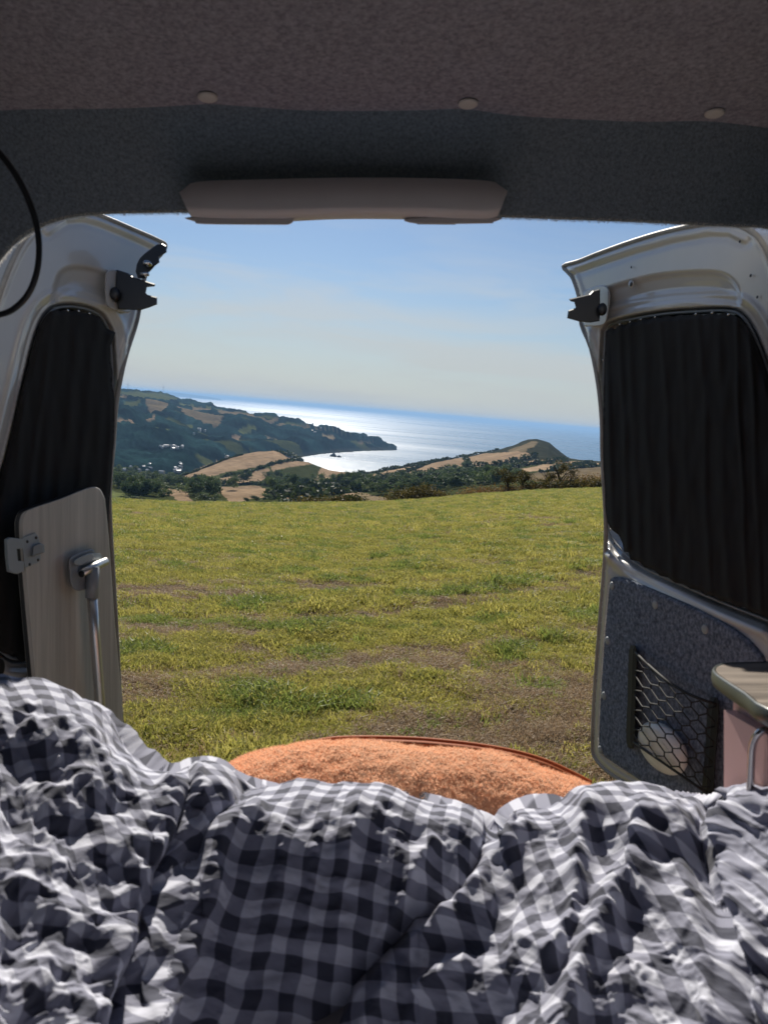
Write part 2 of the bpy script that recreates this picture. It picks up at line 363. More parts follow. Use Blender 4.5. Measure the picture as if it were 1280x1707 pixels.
_sk = [(-700, 560), (0, 640), (120, 652), (195, 651), (230, 652), (270, 656), (295, 663), (302, 667.5), (312, 667), (322, 669), (333, 673.5), (344, 673), (352, 673), (362, 679), (390, 684), (420, 690), (436, 691), (443, 688.5), (452, 689), (460, 692), (467, 699), (490, 704), (505, 704), (520, 708), (540, 712), (560, 714), (575, 719), (590, 726), (605, 728), (622, 730), (631, 734), (639, 742), (648, 744), (656, 743.5), (661, 747), (663, 750)]
_sd = [(-700, 3700), (195, 3700), (270, 3900), (330, 3650), (390, 3150), (436, 2960), (520, 2800), (575, 2790), (605, 2850), (640, 2880), (663, 2900)]
sky10 = [(a, b, float(np.interp(a, [q[0] for q in _sd], [q[1] for q in _sd]))) for a, b in _sk]
for ln in (far7, far8, far9, sky10):
    d_, z_ = atcols(line(ln)); z_ = np.where(azc > TIPAZ, -170, z_); T.append((d_, z_))
d_, z_ = T[-1]; addline(dz=(d_ + 500, np.where(azc > TIPAZ, -175, -168.0) + np.where(azc < R(-12.5), 130, 0) * sstep(R(-12.5), R(-17), azc)))
addline(dz=(d_ + 2500, np.full_like(azc, -180.0)))
TD = np.array([t[0] for t in T])
for i in range(1, len(TD)): TD[i] = np.maximum(TD[i], TD[i - 1] + 15)
TZ = np.array([t[1] for t in T])
rows = [1.0]
while rows[-1] < 9000 / 60: rows.append(rows[-1] * (1.0068 if rows[-1] < 85 else 1.03))
rows = np.array(rows)
DD = rows[:, None] * np.minimum(bd, 62)[None] * 1.0
DD = np.maximum(DD, bd[None] * 1.01 + rows[:, None] * .01)
ZZ = np.stack([pchip(TD[:, j], TZ[:, j], DD[:, j]) for j in range(len(azc))], 1)
XX = DD * np.sin(azc)[None]; YY = DD * np.cos(azc)[None]
PXs, PYs = project(np.stack([XX, YY, ZZ], -1))
# ---- land cover, painted as ground colours over field shapes
C_HAZY_WOOD = np.array([.011, .027, .026]); C_STUB = np.array([.33, .235, .150]); C_PAST = np.array([.10, .115, .045]); C_HEATH = np.array([.045, .046, .028]); C_ROUGH = np.array([.20, .155, .095])  # wood shifted to blue, distance haze put into its colour
colr = np.zeros(XX.shape + (3,)) + C_PAST * .55; woody = np.zeros(XX.shape)
n1 = fbm(XX / 90, YY / 90, 4, 3)
far = DD > (T[-6][0] - 50)[None]
farland = far & (azc[None] < TIPAZ + .01)
wv_ = fbm(XX / 130, YY / 130, 5, 13); colr[farland] = (C_HAZY_WOOD * np.clip(1 + 1.1 * wv_, .35, 2.4)[..., None])[farland]; woody[farland] = 1
clr_ = farland & (fbm(XX / 210, YY / 150, 3, 14) > .52) & (DD < 3300); colr[clr_] = C_PAST * .55; woody[clr_] = .2
wx = PXs + 3 * perlin(XX / 30, YY / 30, 8); wy = PYs + 1.2 * perlin(XX / 40, YY / 40, 9)
def paint(poly, c, lo=0, hi=1e9, wood=0, j=.12):
    m = inpoly(wx, wy, poly) & (DD > lo) & (DD < hi)
    colr[m] = np.array(c) * (1 + random.uniform(-j, j)); woody[m] = wood
NEAR = dict(lo=150, hi=1290)
def near(poly, c, **k): paint(poly, c, 150, 1700, **k)
# peak and its flanks
near([(700, 778), (760, 762), (830, 745), (860, 738), (885, 725), (920, 730), (945, 760), (975, 765), (1010, 768), (1010, 772), (950, 768), (900, 770), (780, 770)], C_HEATH)
near([(845, 752), (870, 742), (885, 736), (897, 737), (890, 745), (878, 750), (870, 756)], C_ROUGH)
STUBBLE = [
 [(287, 800), (330, 783), (358, 770), (405, 756), (440, 750), (460, 749), (482, 762), (500, 768), (449, 775), (400, 783), (345, 794), (300, 801)],
 [(366, 800), (385, 794), (410, 788), (432, 781), (450, 780), (447, 790), (441, 800), (400, 806), (366, 806)],
 [(360, 812), (395, 810), (432, 811), (450, 820), (440, 828), (405, 836), (385, 842), (378, 830), (356, 822)],
 [(208, 812), (225, 800), (236, 801), (247, 808), (228, 817), (215, 818)],
 [(267, 813), (300, 816), (313, 822), (316, 832), (332, 840), (300, 842), (290, 828), (268, 826)],
 [(450, 776), (480, 768), (510, 769), (522, 773), (470, 781), (455, 787)],
 [(535, 779), (570, 786), (602, 790), (575, 795), (540, 800), (505, 807), (528, 797)],
 [(462, 829), (520, 819), (565, 814), (572, 818), (530, 826), (482, 838)],
 [(505, 840), (560, 827), (600, 821), (604, 832), (560, 840)],
 [(604, 799), (630, 789), (680, 777), (694, 777), (655, 791), (612, 801)],
 [(657, 795), (690, 780), (720, 772), (760, 764), (775, 761), (777, 776), (740, 784), (700, 791)],
 [(775, 764), (800, 757), (850, 753), (876, 753), (888, 760), (880, 765), (840, 772), (800, 778), (780, 775)],
 [(796, 786), (850, 775), (890, 768), (915, 765), (945, 765), (935, 769), (880, 776), (840, 784), (800, 793)],
 [(865, 782), (900, 776), (950, 769), (985, 770), (1010, 773), (960, 779), (900, 784), (868, 787)]]
near([(320, 804), (345, 795), (400, 784), (449, 776), (448, 780), (420, 786), (370, 797)], C_PAST * .7)  # dark band under the knoll top, grass with shade painted in
near([(470, 782), (520, 775), (534, 781), (531, 795), (500, 805), (476, 801)], C_PAST * .5)
for p in STUBBLE: near(p, C_STUB)
near([(868, 797), (890, 788), (950, 781), (1010, 776), (1010, 800), (960, 800), (900, 804)], C_ROUGH * .8)
near([(180, 815), (205, 822), (232, 838), (180, 838)], C_PAST * 1.3)
near([(560, 838), (600, 822), (640, 828), (655, 840)], C_ROUGH)
FAR = [([(192, 661), (215, 662), (216, 665), (192, 664)], C_ROUGH), ([(240, 671), (262, 671), (275, 677), (282, 683), (272, 687), (250, 684)], C_ROUGH), ([(258, 671), (285, 677), (288, 682), (262, 676)], C_STUB * .8),
       ([(192, 696), (203, 697), (222, 702), (223, 704), (192, 700)], C_STUB), ([(243, 702), (258, 701), (256, 704), (246, 704)], C_STUB), ([(288, 682), (330, 688), (372, 697), (365, 705), (345, 703), (310, 694)], C_ROUGH),
       ([(290, 679), (335, 688), (330, 690), (292, 684)], C_STUB * .8), ([(320, 679), (352, 683), (350, 686), (322, 683)], C_ROUGH * 1.2), ([(360, 682), (420, 690), (445, 700), (470, 702), (450, 705), (400, 696), (366, 690)], C_ROUGH),
       ([(376, 716), (392, 711), (408, 711), (392, 716), (378, 718)], C_STUB), ([(436, 715), (455, 719), (464, 722), (452, 726), (446, 720)], C_ROUGH * 1.3), ([(455, 706), (500, 711), (512, 716), (500, 716), (465, 709)], C_ROUGH),
       ([(500, 707), (560, 714), (570, 720), (530, 718), (508, 712)], C_ROUGH), ([(535, 724), (555, 726), (560, 732), (545, 731)], C_ROUGH * 1.2), ([(596, 738), (626, 736), (628, 738), (600, 741)], C_ROUGH * .8),
       ([(195, 652), (270, 656), (300, 666), (280, 668), (195, 657)], C_PAST * .9)]
for a in ([(205, 668), (232, 670), (236, 674), (208, 672)], [(300, 672), (318, 675), (322, 679), (300, 677)], [(345, 677), (366, 683), (360, 686), (342, 681)], [(470, 707), (500, 709), (503, 712), (475, 711)], [(398, 705), (425, 707), (428, 710), (400, 709)],
          [(330, 708), (352, 710), (350, 714), (328, 712)], [(258, 715), (282, 717), (280, 721), (260, 719)], [(216, 684), (240, 686), (238, 690), (214, 688)], [(300, 698), (322, 701), (320, 704), (298, 702)]): FAR.append((a, C_PAST * random.uniform(.8, 1.5)))
for p, c in FAR: paint(p, np.array(c) * .8, 1500, 6000)
colr *= (1 + .22 * n1 + .10 * perlin(XX / 9, YY / 9, 5))[..., None]
# cliffs below the far skyline near the sea
cl = (ZZ < SEA + 9) & far; colr[cl] = colr[cl] * .5 + np.array([.05, .048, .045]) * .5
canopy = (np.abs(perlin(XX / 22, YY / 22, 11)) * -1 + .5) * 9 + perlin(XX / 70, YY / 70, 12) * 12
hg = woody * canopy * sstep(SEA + 2, SEA + 25, ZZ) * 1.0
ridge = fbm(XX / 260, YY / 260, 3, 20) * 22 * farland * sstep(60, 500, DD - T[-6][0][None]) * sstep(3300, 2400, DD) * sstep(SEA + 8, SEA + 70, ZZ)
gully = (0.5 - np.abs(perlin(XX / 380, YY / 560, 21))) * 52 * farland * sstep(0, 350, DD - T[-6][0][None]) * sstep(2700, 2100, DD) * sstep(SEA + 8, SEA + 70, ZZ)
ZB = ZZ + fbm(XX / 40, YY / 40, 3, 30) * np.clip((DD - 100) / 500, 0, 1) * 1.2
ZZ2 = ZB + hg + ridge - gully + 6 * farland * 0
hole = None
g = grid_faces(len(rows), len(azc))
V = np.stack([XX, YY, ZZ2], -1).reshape(-1, 3)
def vcol_mat(name, rough=.9, nscale=.05, bumpd=None):
    m = bpy.data.materials.new(name); m.use_nodes = True; t = m.node_tree; p = t.nodes['Principled BSDF']; p.inputs['Roughness'].default_value = rough
    p.inputs['Specular IOR Level'].default_value = 0
    a = t.nodes.new('ShaderNodeVertexColor'); a.layer_name = 'Col'
    gm = t.nodes.new('ShaderNodeNewGeometry'); n = t.nodes.new('ShaderNodeTexNoise'); n.inputs['Scale'].default_value = nscale; n.inputs['Detail'].default_value = 8; n.inputs['Roughness'].default_value = .7
    mr = t.nodes.new('ShaderNodeMapRange'); mr.inputs[1].default_value = .3; mr.inputs[2].default_value = .7; mr.inputs[3].default_value = .7; mr.inputs[4].default_value = 1.3
    x = t.nodes.new('ShaderNodeVectorMath'); x.operation = 'SCALE'
    t.links.new(gm.outputs['Position'], n.inputs[0]); t.links.new(n.outputs[0], mr.inputs[0]); t.links.new(a.outputs[0], x.inputs[0]); t.links.new(mr.outputs[0], x.inputs['Scale']); t.links.new(x.outputs[0], p.inputs['Base Color'])
    if bumpd:
        b = t.nodes.new('ShaderNodeBump'); b.inputs['Strength'].default_value = .6; b.inputs['Distance'].default_value = bumpd
        t.links.new(n.outputs[0], b.inputs['Height']); t.links.new(b.outputs[0], p.inputs['Normal'])
    return m
link('coastal_hills', mesh_np('coastal_hills', V, g[:, ::-1], vcol_mat('farmland', .95, .08, 5), True, col=colr.reshape(-1, 3)), kind='structure')

def hit(px, py, lo=0, hi=1e9):
    """first ground point seen through a photo pixel beyond distance lo"""
    d = pxdir(px, py); az = math.atan2(d[0], d[1]); sl_ = d[2] / math.hypot(d[0], d[1])
    j = int(np.clip(np.searchsorted(azc, az), 1, len(azc) - 1))
    col_d = DD[:, j]; col_z = ZB[:, j]; m = (col_d > lo) & (col_z >= sl_ * col_d)
    if not m.any(): return None
    k = int(np.argmax(m))
    if col_d[k] > hi: return None
    return np.array([math.sin(az) * col_d[k], math.cos(az) * col_d[k], col_z[k]])

# ---- far peninsula, sea
V = []; F = []
pen = [(150, -20), (225, 10), (262, 20), (300, 12), (330, -20), (350, -45), (365, -80), (374, -152)]
for i, (a, b) in enumerate(pen):
    t_ = Ppt(np.array(float(a)), np.array(655.0), 35000.0); t_[2] = b; V += [t_ + [0, 0, 0], [t_[0] * 1.0, t_[1] * 1.0, SEA - 5], [t_[0] * 1.08, t_[1] * 1.08, SEA - 5]]
for i in range(len(pen) - 1):
    a = 3 * i; F += [(a, a + 1, a + 4, a + 3), (a, a + 3, a + 5, a + 2)]
link('distant_headland', mesh_np('distant_headland', np.array(V), F, mat('headland_heath', (.05, .06, .05), .95), False), kind='structure')

def sea_mat():
    m = bpy.data.materials.new('sea_water'); m.use_nodes = True; t = m.node_tree; p = t.nodes['Principled BSDF']
    p.inputs['Base Color'].default_value = (.016, .085, .16, 1); p.inputs['Roughness'].default_value = .36; p.inputs['IOR'].default_value = 1.33
    g = t.nodes.new('ShaderNodeNewGeometry')
    mp = t.nodes.new('ShaderNodeMapping'); mp.inputs['Scale'].default_value = (.012, .03, .02); mp.inputs['Rotation'].default_value = (0, 0, R(12))
    n = t.nodes.new('ShaderNodeTexNoise'); n.inputs['Scale'].default_value = 1; n.inputs['Detail'].default_value = 9; n.inputs['Roughness'].default_value = .62
    b = t.nodes.new('ShaderNodeBump'); b.inputs['Strength'].default_value = .8; b.inputs['Distance'].default_value = 4
    mp2 = t.nodes.new('ShaderNodeMapping'); mp2.inputs['Scale'].default_value = (.00035, .0016, .001); mp2.inputs['Rotation'].default_value = (0, 0, R(-8))
    n2 = t.nodes.new('ShaderNodeTexNoise'); n2.inputs['Scale'].default_value = 1; n2.inputs['Detail'].default_value = 5
    mr = t.nodes.new('ShaderNodeMapRange'); mr.inputs[1].default_value = .35; mr.inputs[2].default_value = .68; mr.inputs[3].default_value = .24; mr.inputs[4].default_value = .37
    for a, q in ((mp, n), (mp2, n2)): t.links.new(g.outputs['Position'], a.inputs[0]); t.links.new(a.outputs[0], q.inputs[0])
    t.links.new(n.outputs[0], b.inputs['Height']); t.links.new(b.outputs[0], p.inputs['Normal']); t.links.new(n2.outputs[0], mr.inputs[0]); t.links.new(mr.outputs[0], p.inputs['Roughness'])
    return m
ra = [300, 900, 1500, 2200, 3200, 4500, 6500, 10000, 16000, 26000, 40000, 60000]; na = 72
V = [[r * math.sin(k * 2 * math.pi / na), r * math.cos(k * 2 * math.pi / na), SEA] for r in ra for k in range(na)]
link('sea', mesh_np('sea', np.array(V), grid_faces(len(ra), na, True)[:, ::-1], sea_mat(), False), kind='structure')

# ---- the near field with its brow
fr = np.concatenate([np.arange(0, 12, .12), 12 * 1.02 ** np.arange(0, 130)]); fr = fr[fr < 100]; fr = fr / fr[-1]
faz = np.radians(np.concatenate([np.arange(-180, -60, 6), np.arange(-60, 60, .3), np.arange(60, 181, 6)]))
fbd = np.interp(faz, brow[:, 0], brow[:, 1]); fbz = np.interp(faz, brow[:, 0], brow[:, 2])
# behind the van the ground goes on as the mirror slope
side = np.abs(faz) > R(62); fbd[side] = 60
fbz[side] = -1.7 + 60 * (.075 * np.sin(faz[side]) - .085 * np.cos(faz[side]))
def field_z(az, d):
    b = np.interp(az, faz, fbd); z = np.interp(az, faz, fbz)
    t = d / b
    lin = -1.7 + (z + 1.7) * np.minimum(t, 1) ** 1.03
    over = np.maximum(t - 1, 0); sl_ = (z + 1.7) / b
    zz = lin + over * b * sl_ * 1.3 - (over * b) ** 2 * .010
    x = d * np.sin(az); y = d * np.cos(az)
    return zz + (fbm(x / 1.6, y / 1.6, 3, 40) * .05 + fbm(x / .45, y / .45, 2, 44) * .022 * np.clip(2 - d / 20, 0, 1)) * np.minimum(1, d / 3) * (t < 1.02)
FD = fr[:, None] * fbd[None] * 1.22; FA = faz[None] + 0 * FD
FZ = field_z(FA, FD)
FX = FD * np.sin(FA); FY = FD * np.cos(FA)
def field_cover(x, y):
    """0 = dry brown thatch .. 1 = green grass"""
    d = np.hypot(x, y)
    v = fbm(x / 2.3, y / 1.25, 4, 50) * .9 + fbm(x / 9, y / 4.5, 2, 55) * .5
    return .08 + .92 * sstep(-.60, .50, v + sstep(5, 16, d) * .25 + .15)
def soil_mat():
    m = bpy.data.materials.new('field_turf'); m.use_nodes = True; t = m.node_tree; p = t.nodes['Principled BSDF']; p.inputs['Roughness'].default_value = .95; p.inputs['Specular IOR Level'].default_value = .1
    a = t.nodes.new('ShaderNodeVertexColor'); a.layer_name = 'Col'
    g = t.nodes.new('ShaderNodeNewGeometry'); n = t.nodes.new('ShaderNodeTexNoise'); n.inputs['Scale'].default_value = 18; n.inputs['Detail'].default_value = 8; n.inputs['Roughness'].default_value = .75
    mr = t.nodes.new('ShaderNodeMapRange'); mr.inputs[1].default_value = .3; mr.inputs[2].default_value = .7; mr.inputs[3].default_value = .55; mr.inputs[4].default_value = 1.4
    x = t.nodes.new('ShaderNodeVectorMath'); x.operation = 'SCALE'; b = t.nodes.new('ShaderNodeBump'); b.inputs['Strength'].default_value = 1; b.inputs['Distance'].default_value = .03
    t.links.new(g.outputs['Position'], n.inputs[0]); t.links.new(n.outputs[0], mr.inputs[0]); t.links.new(a.outputs[0], x.inputs[0]); t.links.new(mr.outputs[0], x.inputs['Scale']); t.links.new(x.outputs[0], p.inputs['Base Color'])
    t.links.new(n.outputs[0], b.inputs['Height']); t.links.new(b.outputs[0], p.inputs['Normal']); return m
cv = field_cover(FX, FY)[..., None]
fc = (np.array([.19, .135, .082]) * (1 - cv) + np.array([.20, .185, .055]) * cv) * (.45 + .55 * sstep(8, 30, FD))[..., None]  # turf darkened close by, shade between tufts put into the colour
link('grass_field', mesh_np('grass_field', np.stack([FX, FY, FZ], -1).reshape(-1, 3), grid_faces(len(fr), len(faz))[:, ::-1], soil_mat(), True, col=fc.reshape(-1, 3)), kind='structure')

# ---- grass blades: tufts scattered over the field by geometry nodes
def grass_mat(name, a, b, tr):
    m = bpy.data.materials.new(name); m.use_nodes = True; t = m.node_tree; p = t.nodes['Principled BSDF']; p.inputs['Roughness'].default_value = .55; p.inputs['Specular IOR Level'].default_value = .3
    oi = t.nodes.new('ShaderNodeObjectInfo'); x = t.nodes.new('ShaderNodeMix'); x.data_type = 'RGBA'; x.inputs[6].default_value = (*a, 1); x.inputs[7].default_value = (*b, 1)
    t.links.new(oi.outputs['Random'], x.inputs[0]); t.links.new(x.outputs[2], p.inputs['Base Color'])
    return translucent(m, None, tr)
GM = [grass_mat('green_grass', (.255, .262, .056), (.51, .45, .125), .5), grass_mat('dry_grass', (.30, .20, .115), (.46, .34, .20), .35), grass_mat('lush_grass', (.17, .225, .048), (.28, .32, .08), .5)]
def tuft(name, m, nb, h, rad, lean, wd=.0035):
    V = []; F = []
    for k in range(nb):
        a = random.uniform(0, 6.283); r = rad * math.sqrt(random.random()); bx = r * math.cos(a); by = r * math.sin(a)
        hh = h * random.uniform(.45, 1.15); l = lean * random.uniform(.2, 1.2) * hh; da = random.uniform(0, 6.283); dx, dy = math.cos(da), math.sin(da)
        wa = random.uniform(0, 3.14); wx_, wy_ = math.cos(wa) * wd * random.uniform(.7, 1.5), math.sin(wa) * wd
        o = len(V)
        V += [(bx - wx_, by - wy_, -.01), (bx + wx_, by + wy_, -.01), (bx + dx * l * .45 + wx_ * .8, by + dy * l * .45 + wy_ * .8, hh * .62), (bx + dx * l * .45 - wx_ * .8, by + dy * l * .45 - wy_ * .8, hh * .62), (bx + dx * l, by + dy * l, hh * random.uniform(.75, 1))]
        F += [(o, o + 1, o + 2, o + 3), (o + 3, o + 2, o + 4)]
    me = mesh_np(name, np.array(V), F, m, False); return bpy.data.objects.new(name, me)
def gn_scatter(name, pts, rot, scl, inst, label):
    me = bpy.data.meshes.new(name); me.from_pydata([tuple(p) for p in pts], [], []); me.update()
    a = me.attributes.new('rz', 'FLOAT', 'POINT'); a.data.foreach_set('value', rot.astype(np.float32))
    a = me.attributes.new('sc', 'FLOAT', 'POINT'); a.data.foreach_set('value', scl.astype(np.float32))
    ob = link(name, me, label=label, cat='grass', kind='stuff')
    ng = bpy.data.node_groups.new(name, 'GeometryNodeTree')
    ng.interface.new_socket('Geometry', in_out='INPUT', socket_type='NodeSocketGeometry'); ng.interface.new_socket('Geometry', in_out='OUTPUT', socket_type='NodeSocketGeometry')
    n = ng.nodes.new; gi = n('NodeGroupInput'); go = n('NodeGroupOutput'); ip = n('GeometryNodeInstanceOnPoints'); io = n('GeometryNodeObjectInfo'); io.inputs[0].default_value = inst
    a1 = n('GeometryNodeInputNamedAttribute'); a1.data_type = 'FLOAT'; a1.inputs[0].default_value = 'rz'
    a2 = n('GeometryNodeInputNamedAttribute'); a2.data_type = 'FLOAT'; a2.inputs[0].default_value = 'sc'
    cx = n('ShaderNodeCombineXYZ'); k = ng.links.new
    mp_ = n('GeometryNodeMeshToPoints'); k(gi.outputs[0], mp_.inputs[0]); k(mp_.outputs[0], ip.inputs['Points'])
    k(io.outputs['Geometry'], ip.inputs['Instance']); k(a1.outputs[0], cx.inputs[2]); k(cx.outputs[0], ip.inputs['Rotation']); k(a2.outputs[0], ip.inputs['Scale']); k(ip.outputs[0], go.inputs[0])
    md = ob.modifiers.new('scatter', 'NODES'); md.node_group = ng; return ob
def scatter_pts(n, d0, d1, power):
    az = rng.uniform(R(-36), R(34), n); d = (d0 ** power + rng.random(n) * (d1 ** power - d0 ** power)) ** (1 / power)
    return az, d
kinds = [('short_green_grass', tuft('grass_tuft', GM[0], 44, .055, .13, .9), 0), ('dry_brown_grass', tuft('dry_tuft', GM[1], 40, .04, .14, 1.6, .003), 1), ('lush_green_grass', tuft('lush_tuft', GM[2], 46, .075, .12, 1.0, .004), 2),
         ('flattened_pale_straw', tuft('straw_tuft', GM[1], 16, .03, .15, 4.0, .002), 1)]
bands = [(2.6, 9, 2.0, 22000), (9, 24, 1.5, 36000), (24, 98, 1.15, 64000)]
acc = {k[0]: [[], [], []] for k in kinds}
for d0, d1, pw, n in bands:
    az, d = scatter_pts(n, d0, d1, pw); lim = np.interp(az, faz, fbd) * 1.06; ok = d < lim; az, d = az[ok], d[ok]
    x, y = d * np.sin(az), d * np.cos(az); z = field_z(az, d); c = field_cover(x, y); u = rng.random(len(x))
    lush = fbm(x / 1.1, y / .8, 2, 70) > .33
    big = 1 + (d > 9) * .25 + (d > 24) * .5 + np.clip((d - 24) / 60, 0, 1) * 1.0
    clump = np.clip(.85 + .75 * fbm(x / .38, y / .38, 2, 91), .45, 1.6); sc = rng.uniform(.6, 1.15, len(x)) * (.62 + .62 * c) * big * np.where(d < 30, clump, 1)
    # keep the far tufts short: wide rather than tall
    which = np.where(u < c * .93 + .03, np.where(lush & (rng.random(len(x)) < .7), 2, 0), np.where(rng.random(len(x)) < .3, 3, 1))
    for i, k in enumerate(kinds):
        m = which == i
        acc[k[0]][0].append(np.stack([x, y, z], -1)[m]); acc[k[0]][1].append(rng.uniform(0, 6.28, m.sum())); acc[k[0]][2].append(sc[m] if i != 1 and i != 3 else np.maximum(sc[m], .7))
GL = {'short_green_grass': 'short sunlit yellow green grass covering the sloping field', 'dry_brown_grass': 'dry brown grass in the bare patches of the field', 'lush_green_grass': 'taller darker green tufts scattered over the field', 'flattened_pale_straw': 'pale flattened straw lying among the field grass'}
for nm, ob, _ in kinds:
    a = acc[nm]; gn_scatter(nm, np.concatenate(a[0]), np.concatenate(a[1]), np.concatenate(a[2]), ob, GL[nm])

# ---- trees, hedges, woods
def crown_mesh(name, m, n, rx, rz, leaf, seed, lobes=7, trunk=0, flat=.0):
    """leaf-sized faces spread through several lobes"""
    q = np.random.default_rng(seed); V = []; F = []
    cen = [np.array([q.normal(0, .42) * rx, q.normal(0, .42) * rx, rz * q.uniform(.35, .95)]) for _ in range(lobes)]
    rad = [rx * q.uniform(.38, .62) for _ in range(lobes)]
    for k in range(n):
        i = q.integers(lobes); v = q.normal(size=3); v /= np.linalg.norm(v); r = rad[i] * (q.random() ** .35) * q.uniform(.85, 1.12)
        p = cen[i] + v * r * np.array([1, 1, .75])
        if p[2] < rz * .08: continue
        a = q.normal(size=3); a /= np.linalg.norm(a); b = np.cross(a, q.normal(size=3)); b /= np.linalg.norm(b) + 1e-9
        s = leaf * q.uniform(.6, 1.4); o = len(V)
        V += [p - a * s, p - b * s * .7, p + a * s, p + b * s * .7]; F.append((o, o + 1, o + 2, o + 3))
    return mesh_np(name, np.array(V), F, m, False)
def branch_mesh(name, h, r, seed, nb=6, spread=.5):
    q = np.random.default_rng(seed); parts = []
    pth = [np.array([0, 0, -.3]), np.array([.03 * h, 0, h * .25]), np.array([-.02 * h, .02 * h, h * .5])]
    parts.append(tube(pth, [r * 1.3, r, r * .75], 7))
    for k in range(nb):
        a = q.uniform(0, 6.28); s = q.uniform(.22, .5) * h; e = np.array([math.cos(a) * spread * h * q.uniform(.4, .8), math.sin(a) * spread * h * q.uniform(.4, .8), h * q.uniform(.7, .98)])
        st = np.array([0, 0, s]); md = (st + e) / 2 + np.array([0, 0, .08 * h])
        parts.append(tube([st, md, e], [r * .5, r * .33, r * .12], 5, False))
    V, F = join(*parts); return mesh_np(name, V, F, M['bark'], True)
# far trees: five crown shapes shared by the copies
CR = [crown_mesh('crown', M['leaf_a'], 900, 1.0, 1.35, .085, 10 + k, 6 + k) for k in range(5)]
CRH = [crown_mesh('bush_crown', M['leaf_d'], 500, 1.0, 1.0, .10, 30 + k, 5) for k in range(3)]
def put_tree(p, r, h, lab, grp, name='broadleaf_tree', meshes=CR):
    o = bpy.data.objects.new(name, random.choice(meshes)); COL.objects.link(o)
    o.location = p; o.scale = (r, r * random.uniform(.85, 1.15), h / 1.6); o.rotation_euler = (0, 0, random.uniform(0, 6.28))
    o['label'] = lab; o['category'] = 'tree'; o['group'] = grp
    return o
WOODS = [
 (52, [(178, 790), (200, 778), (235, 790), (262, 792), (300, 800), (330, 800), (370, 808), (360, 812), (310, 812), (265, 811), (250, 806), (228, 797), (205, 812), (200, 820), (180, 812)], 'dark broadleaf tree in the valley wood at the left', 'trees of the valley wood at the left', 5, 8),
 (16, [(232, 815), (262, 812), (266, 825), (250, 832), (212, 826)], 'tree of the dark clump between the two small left fields', 'trees between the small left fields', 5, 9),
 (30, [(315, 812), (356, 811), (362, 824), (350, 830), (330, 828), (316, 822)], 'tree of the dark clump left of the middle stubble field', 'trees left of the middle stubble field', 5, 9),
 (34, [(442, 800), (450, 786), (462, 788), (476, 801), (500, 806), (560, 800), (600, 797), (606, 806), (560, 812), (500, 816), (455, 818), (438, 810)], 'tree of the wooded band under the dark bowl field', 'trees under the dark bowl field', 5, 9),
 (78, [(600, 800), (650, 797), (700, 793), (740, 786), (775, 778), (796, 786), (800, 795), (770, 812), (735, 818), (690, 824), (650, 830), (605, 818), (585, 808)], 'tree of the large wood below the right hand hill', 'trees of the large wood on the right', 5.5, 7.5),
 (18, [(795, 797), (850, 786), (868, 790), (870, 800), (820, 812), (790, 812)], 'tree beyond the right end of the near hedge', 'trees beyond the near hedge', 5, 8)]
for n, poly, lab, grp, rr, hh in WOODS:
    P = np.array(poly); c = 0; tries = 0
    while c < n and tries < 6000:
        tries += 1; px = random.uniform(P[:, 0].min(), P[:, 0].max()); py = random.uniform(P[:, 1].min(), P[:, 1].max())
        if not inpoly(np.array(px), np.array(py), poly): continue
        p = hit(px, py + 2, 150, 1500)
        if p is None: continue
        k = min(1, math.hypot(p[0], p[1]) / 620 + .25)
        put_tree(p, rr * k * random.uniform(.75, 1.3), hh * k * random.uniform(.75, 1.3), lab, grp); c += 1
# single trees that stand apart
SINGLES = [(390, 817, 5.2, 9, 'round dark tree alone in the middle stubble field'), (403, 806, 3.8, 9, 'left tree of the pair on the middle hedge line'), (413, 806, 3.6, 8.5, 'right tree of the pair on the middle hedge line'),
           (276, 833, 5.6, 7.5, 'low dark tree at the corner of the left stubble field'), (345, 838, 6.5, 6.5, 'wide dark tree just beyond the field edge left of centre'), (410, 838, 2.4, 3.6, 'small round bush near the field edge left of centre'),
           (425, 836, 3.6, 4, 'dark bush at the near edge of the middle stubble field'), (448, 835, 4.2, 5, 'dark bush standing where the middle fields meet'), (505, 832, 4.4, 5, 'dark tree below the long pale field strip'),
           (485, 835, 2.4, 5.5, 'narrow dark tree at the left end of the pale strip'), (530, 828, 3.6, 5, 'dark tree on the hedge under the pale strip'), (222, 838, 4.5, 5, 'bushy tree just over the field edge at the far left')]
for px, py, r, h, lab in SINGLES:
    p = hit(px, py, 150, 1500)
    if p is None: continue
    k = math.hypot(p[0], p[1]) / 520
    o = put_tree(p, r * max(k, .6), h * max(k, .6), lab, 'single trees in the fields below'); 
# hedgerows
def hedge(pts, w, h, lab, step=1.25):
    P = smooth_poly(pts, 6, False); W = [hit(a, b, 150, 1700) for a, b in P]; W = [q for q in W if q is not None]
    if len(W) < 2: return
    V = []; F = []; q = np.random.default_rng(len(lab))
    for a, b in zip(W[:-1], W[1:]):
        l = np.linalg.norm(b - a)
        if l > 260: continue
        for k in range(max(1, int(l / step * 8))):
            c = a + (b - a) * q.random() + q.normal(size=3) * [w * .4, w * .4, 0]; c[2] += h * (q.random() ** .7) * (.7 + .5 * math.sin(c[0] * .11 + c[1] * .17))
            u = q.normal(size=3); u /= np.linalg.norm(u); v = np.cross(u, q.normal(size=3)); v /= np.linalg.norm(v) + 1e-9; s = step * q.uniform(.6, 1.3); o = len(V)
            V += [c - u * s, c - v * s, c + u * s, c + v * s]; F.append((o, o + 1, o + 2, o + 3))
    base = W[0]; ob = link('hedgerow', mesh_np('hedgerow', np.array(V) - base, F, M['leaf_d'], False), label=lab, cat='hedge', group='hedgerows dividing the fields')
    ob.location = base
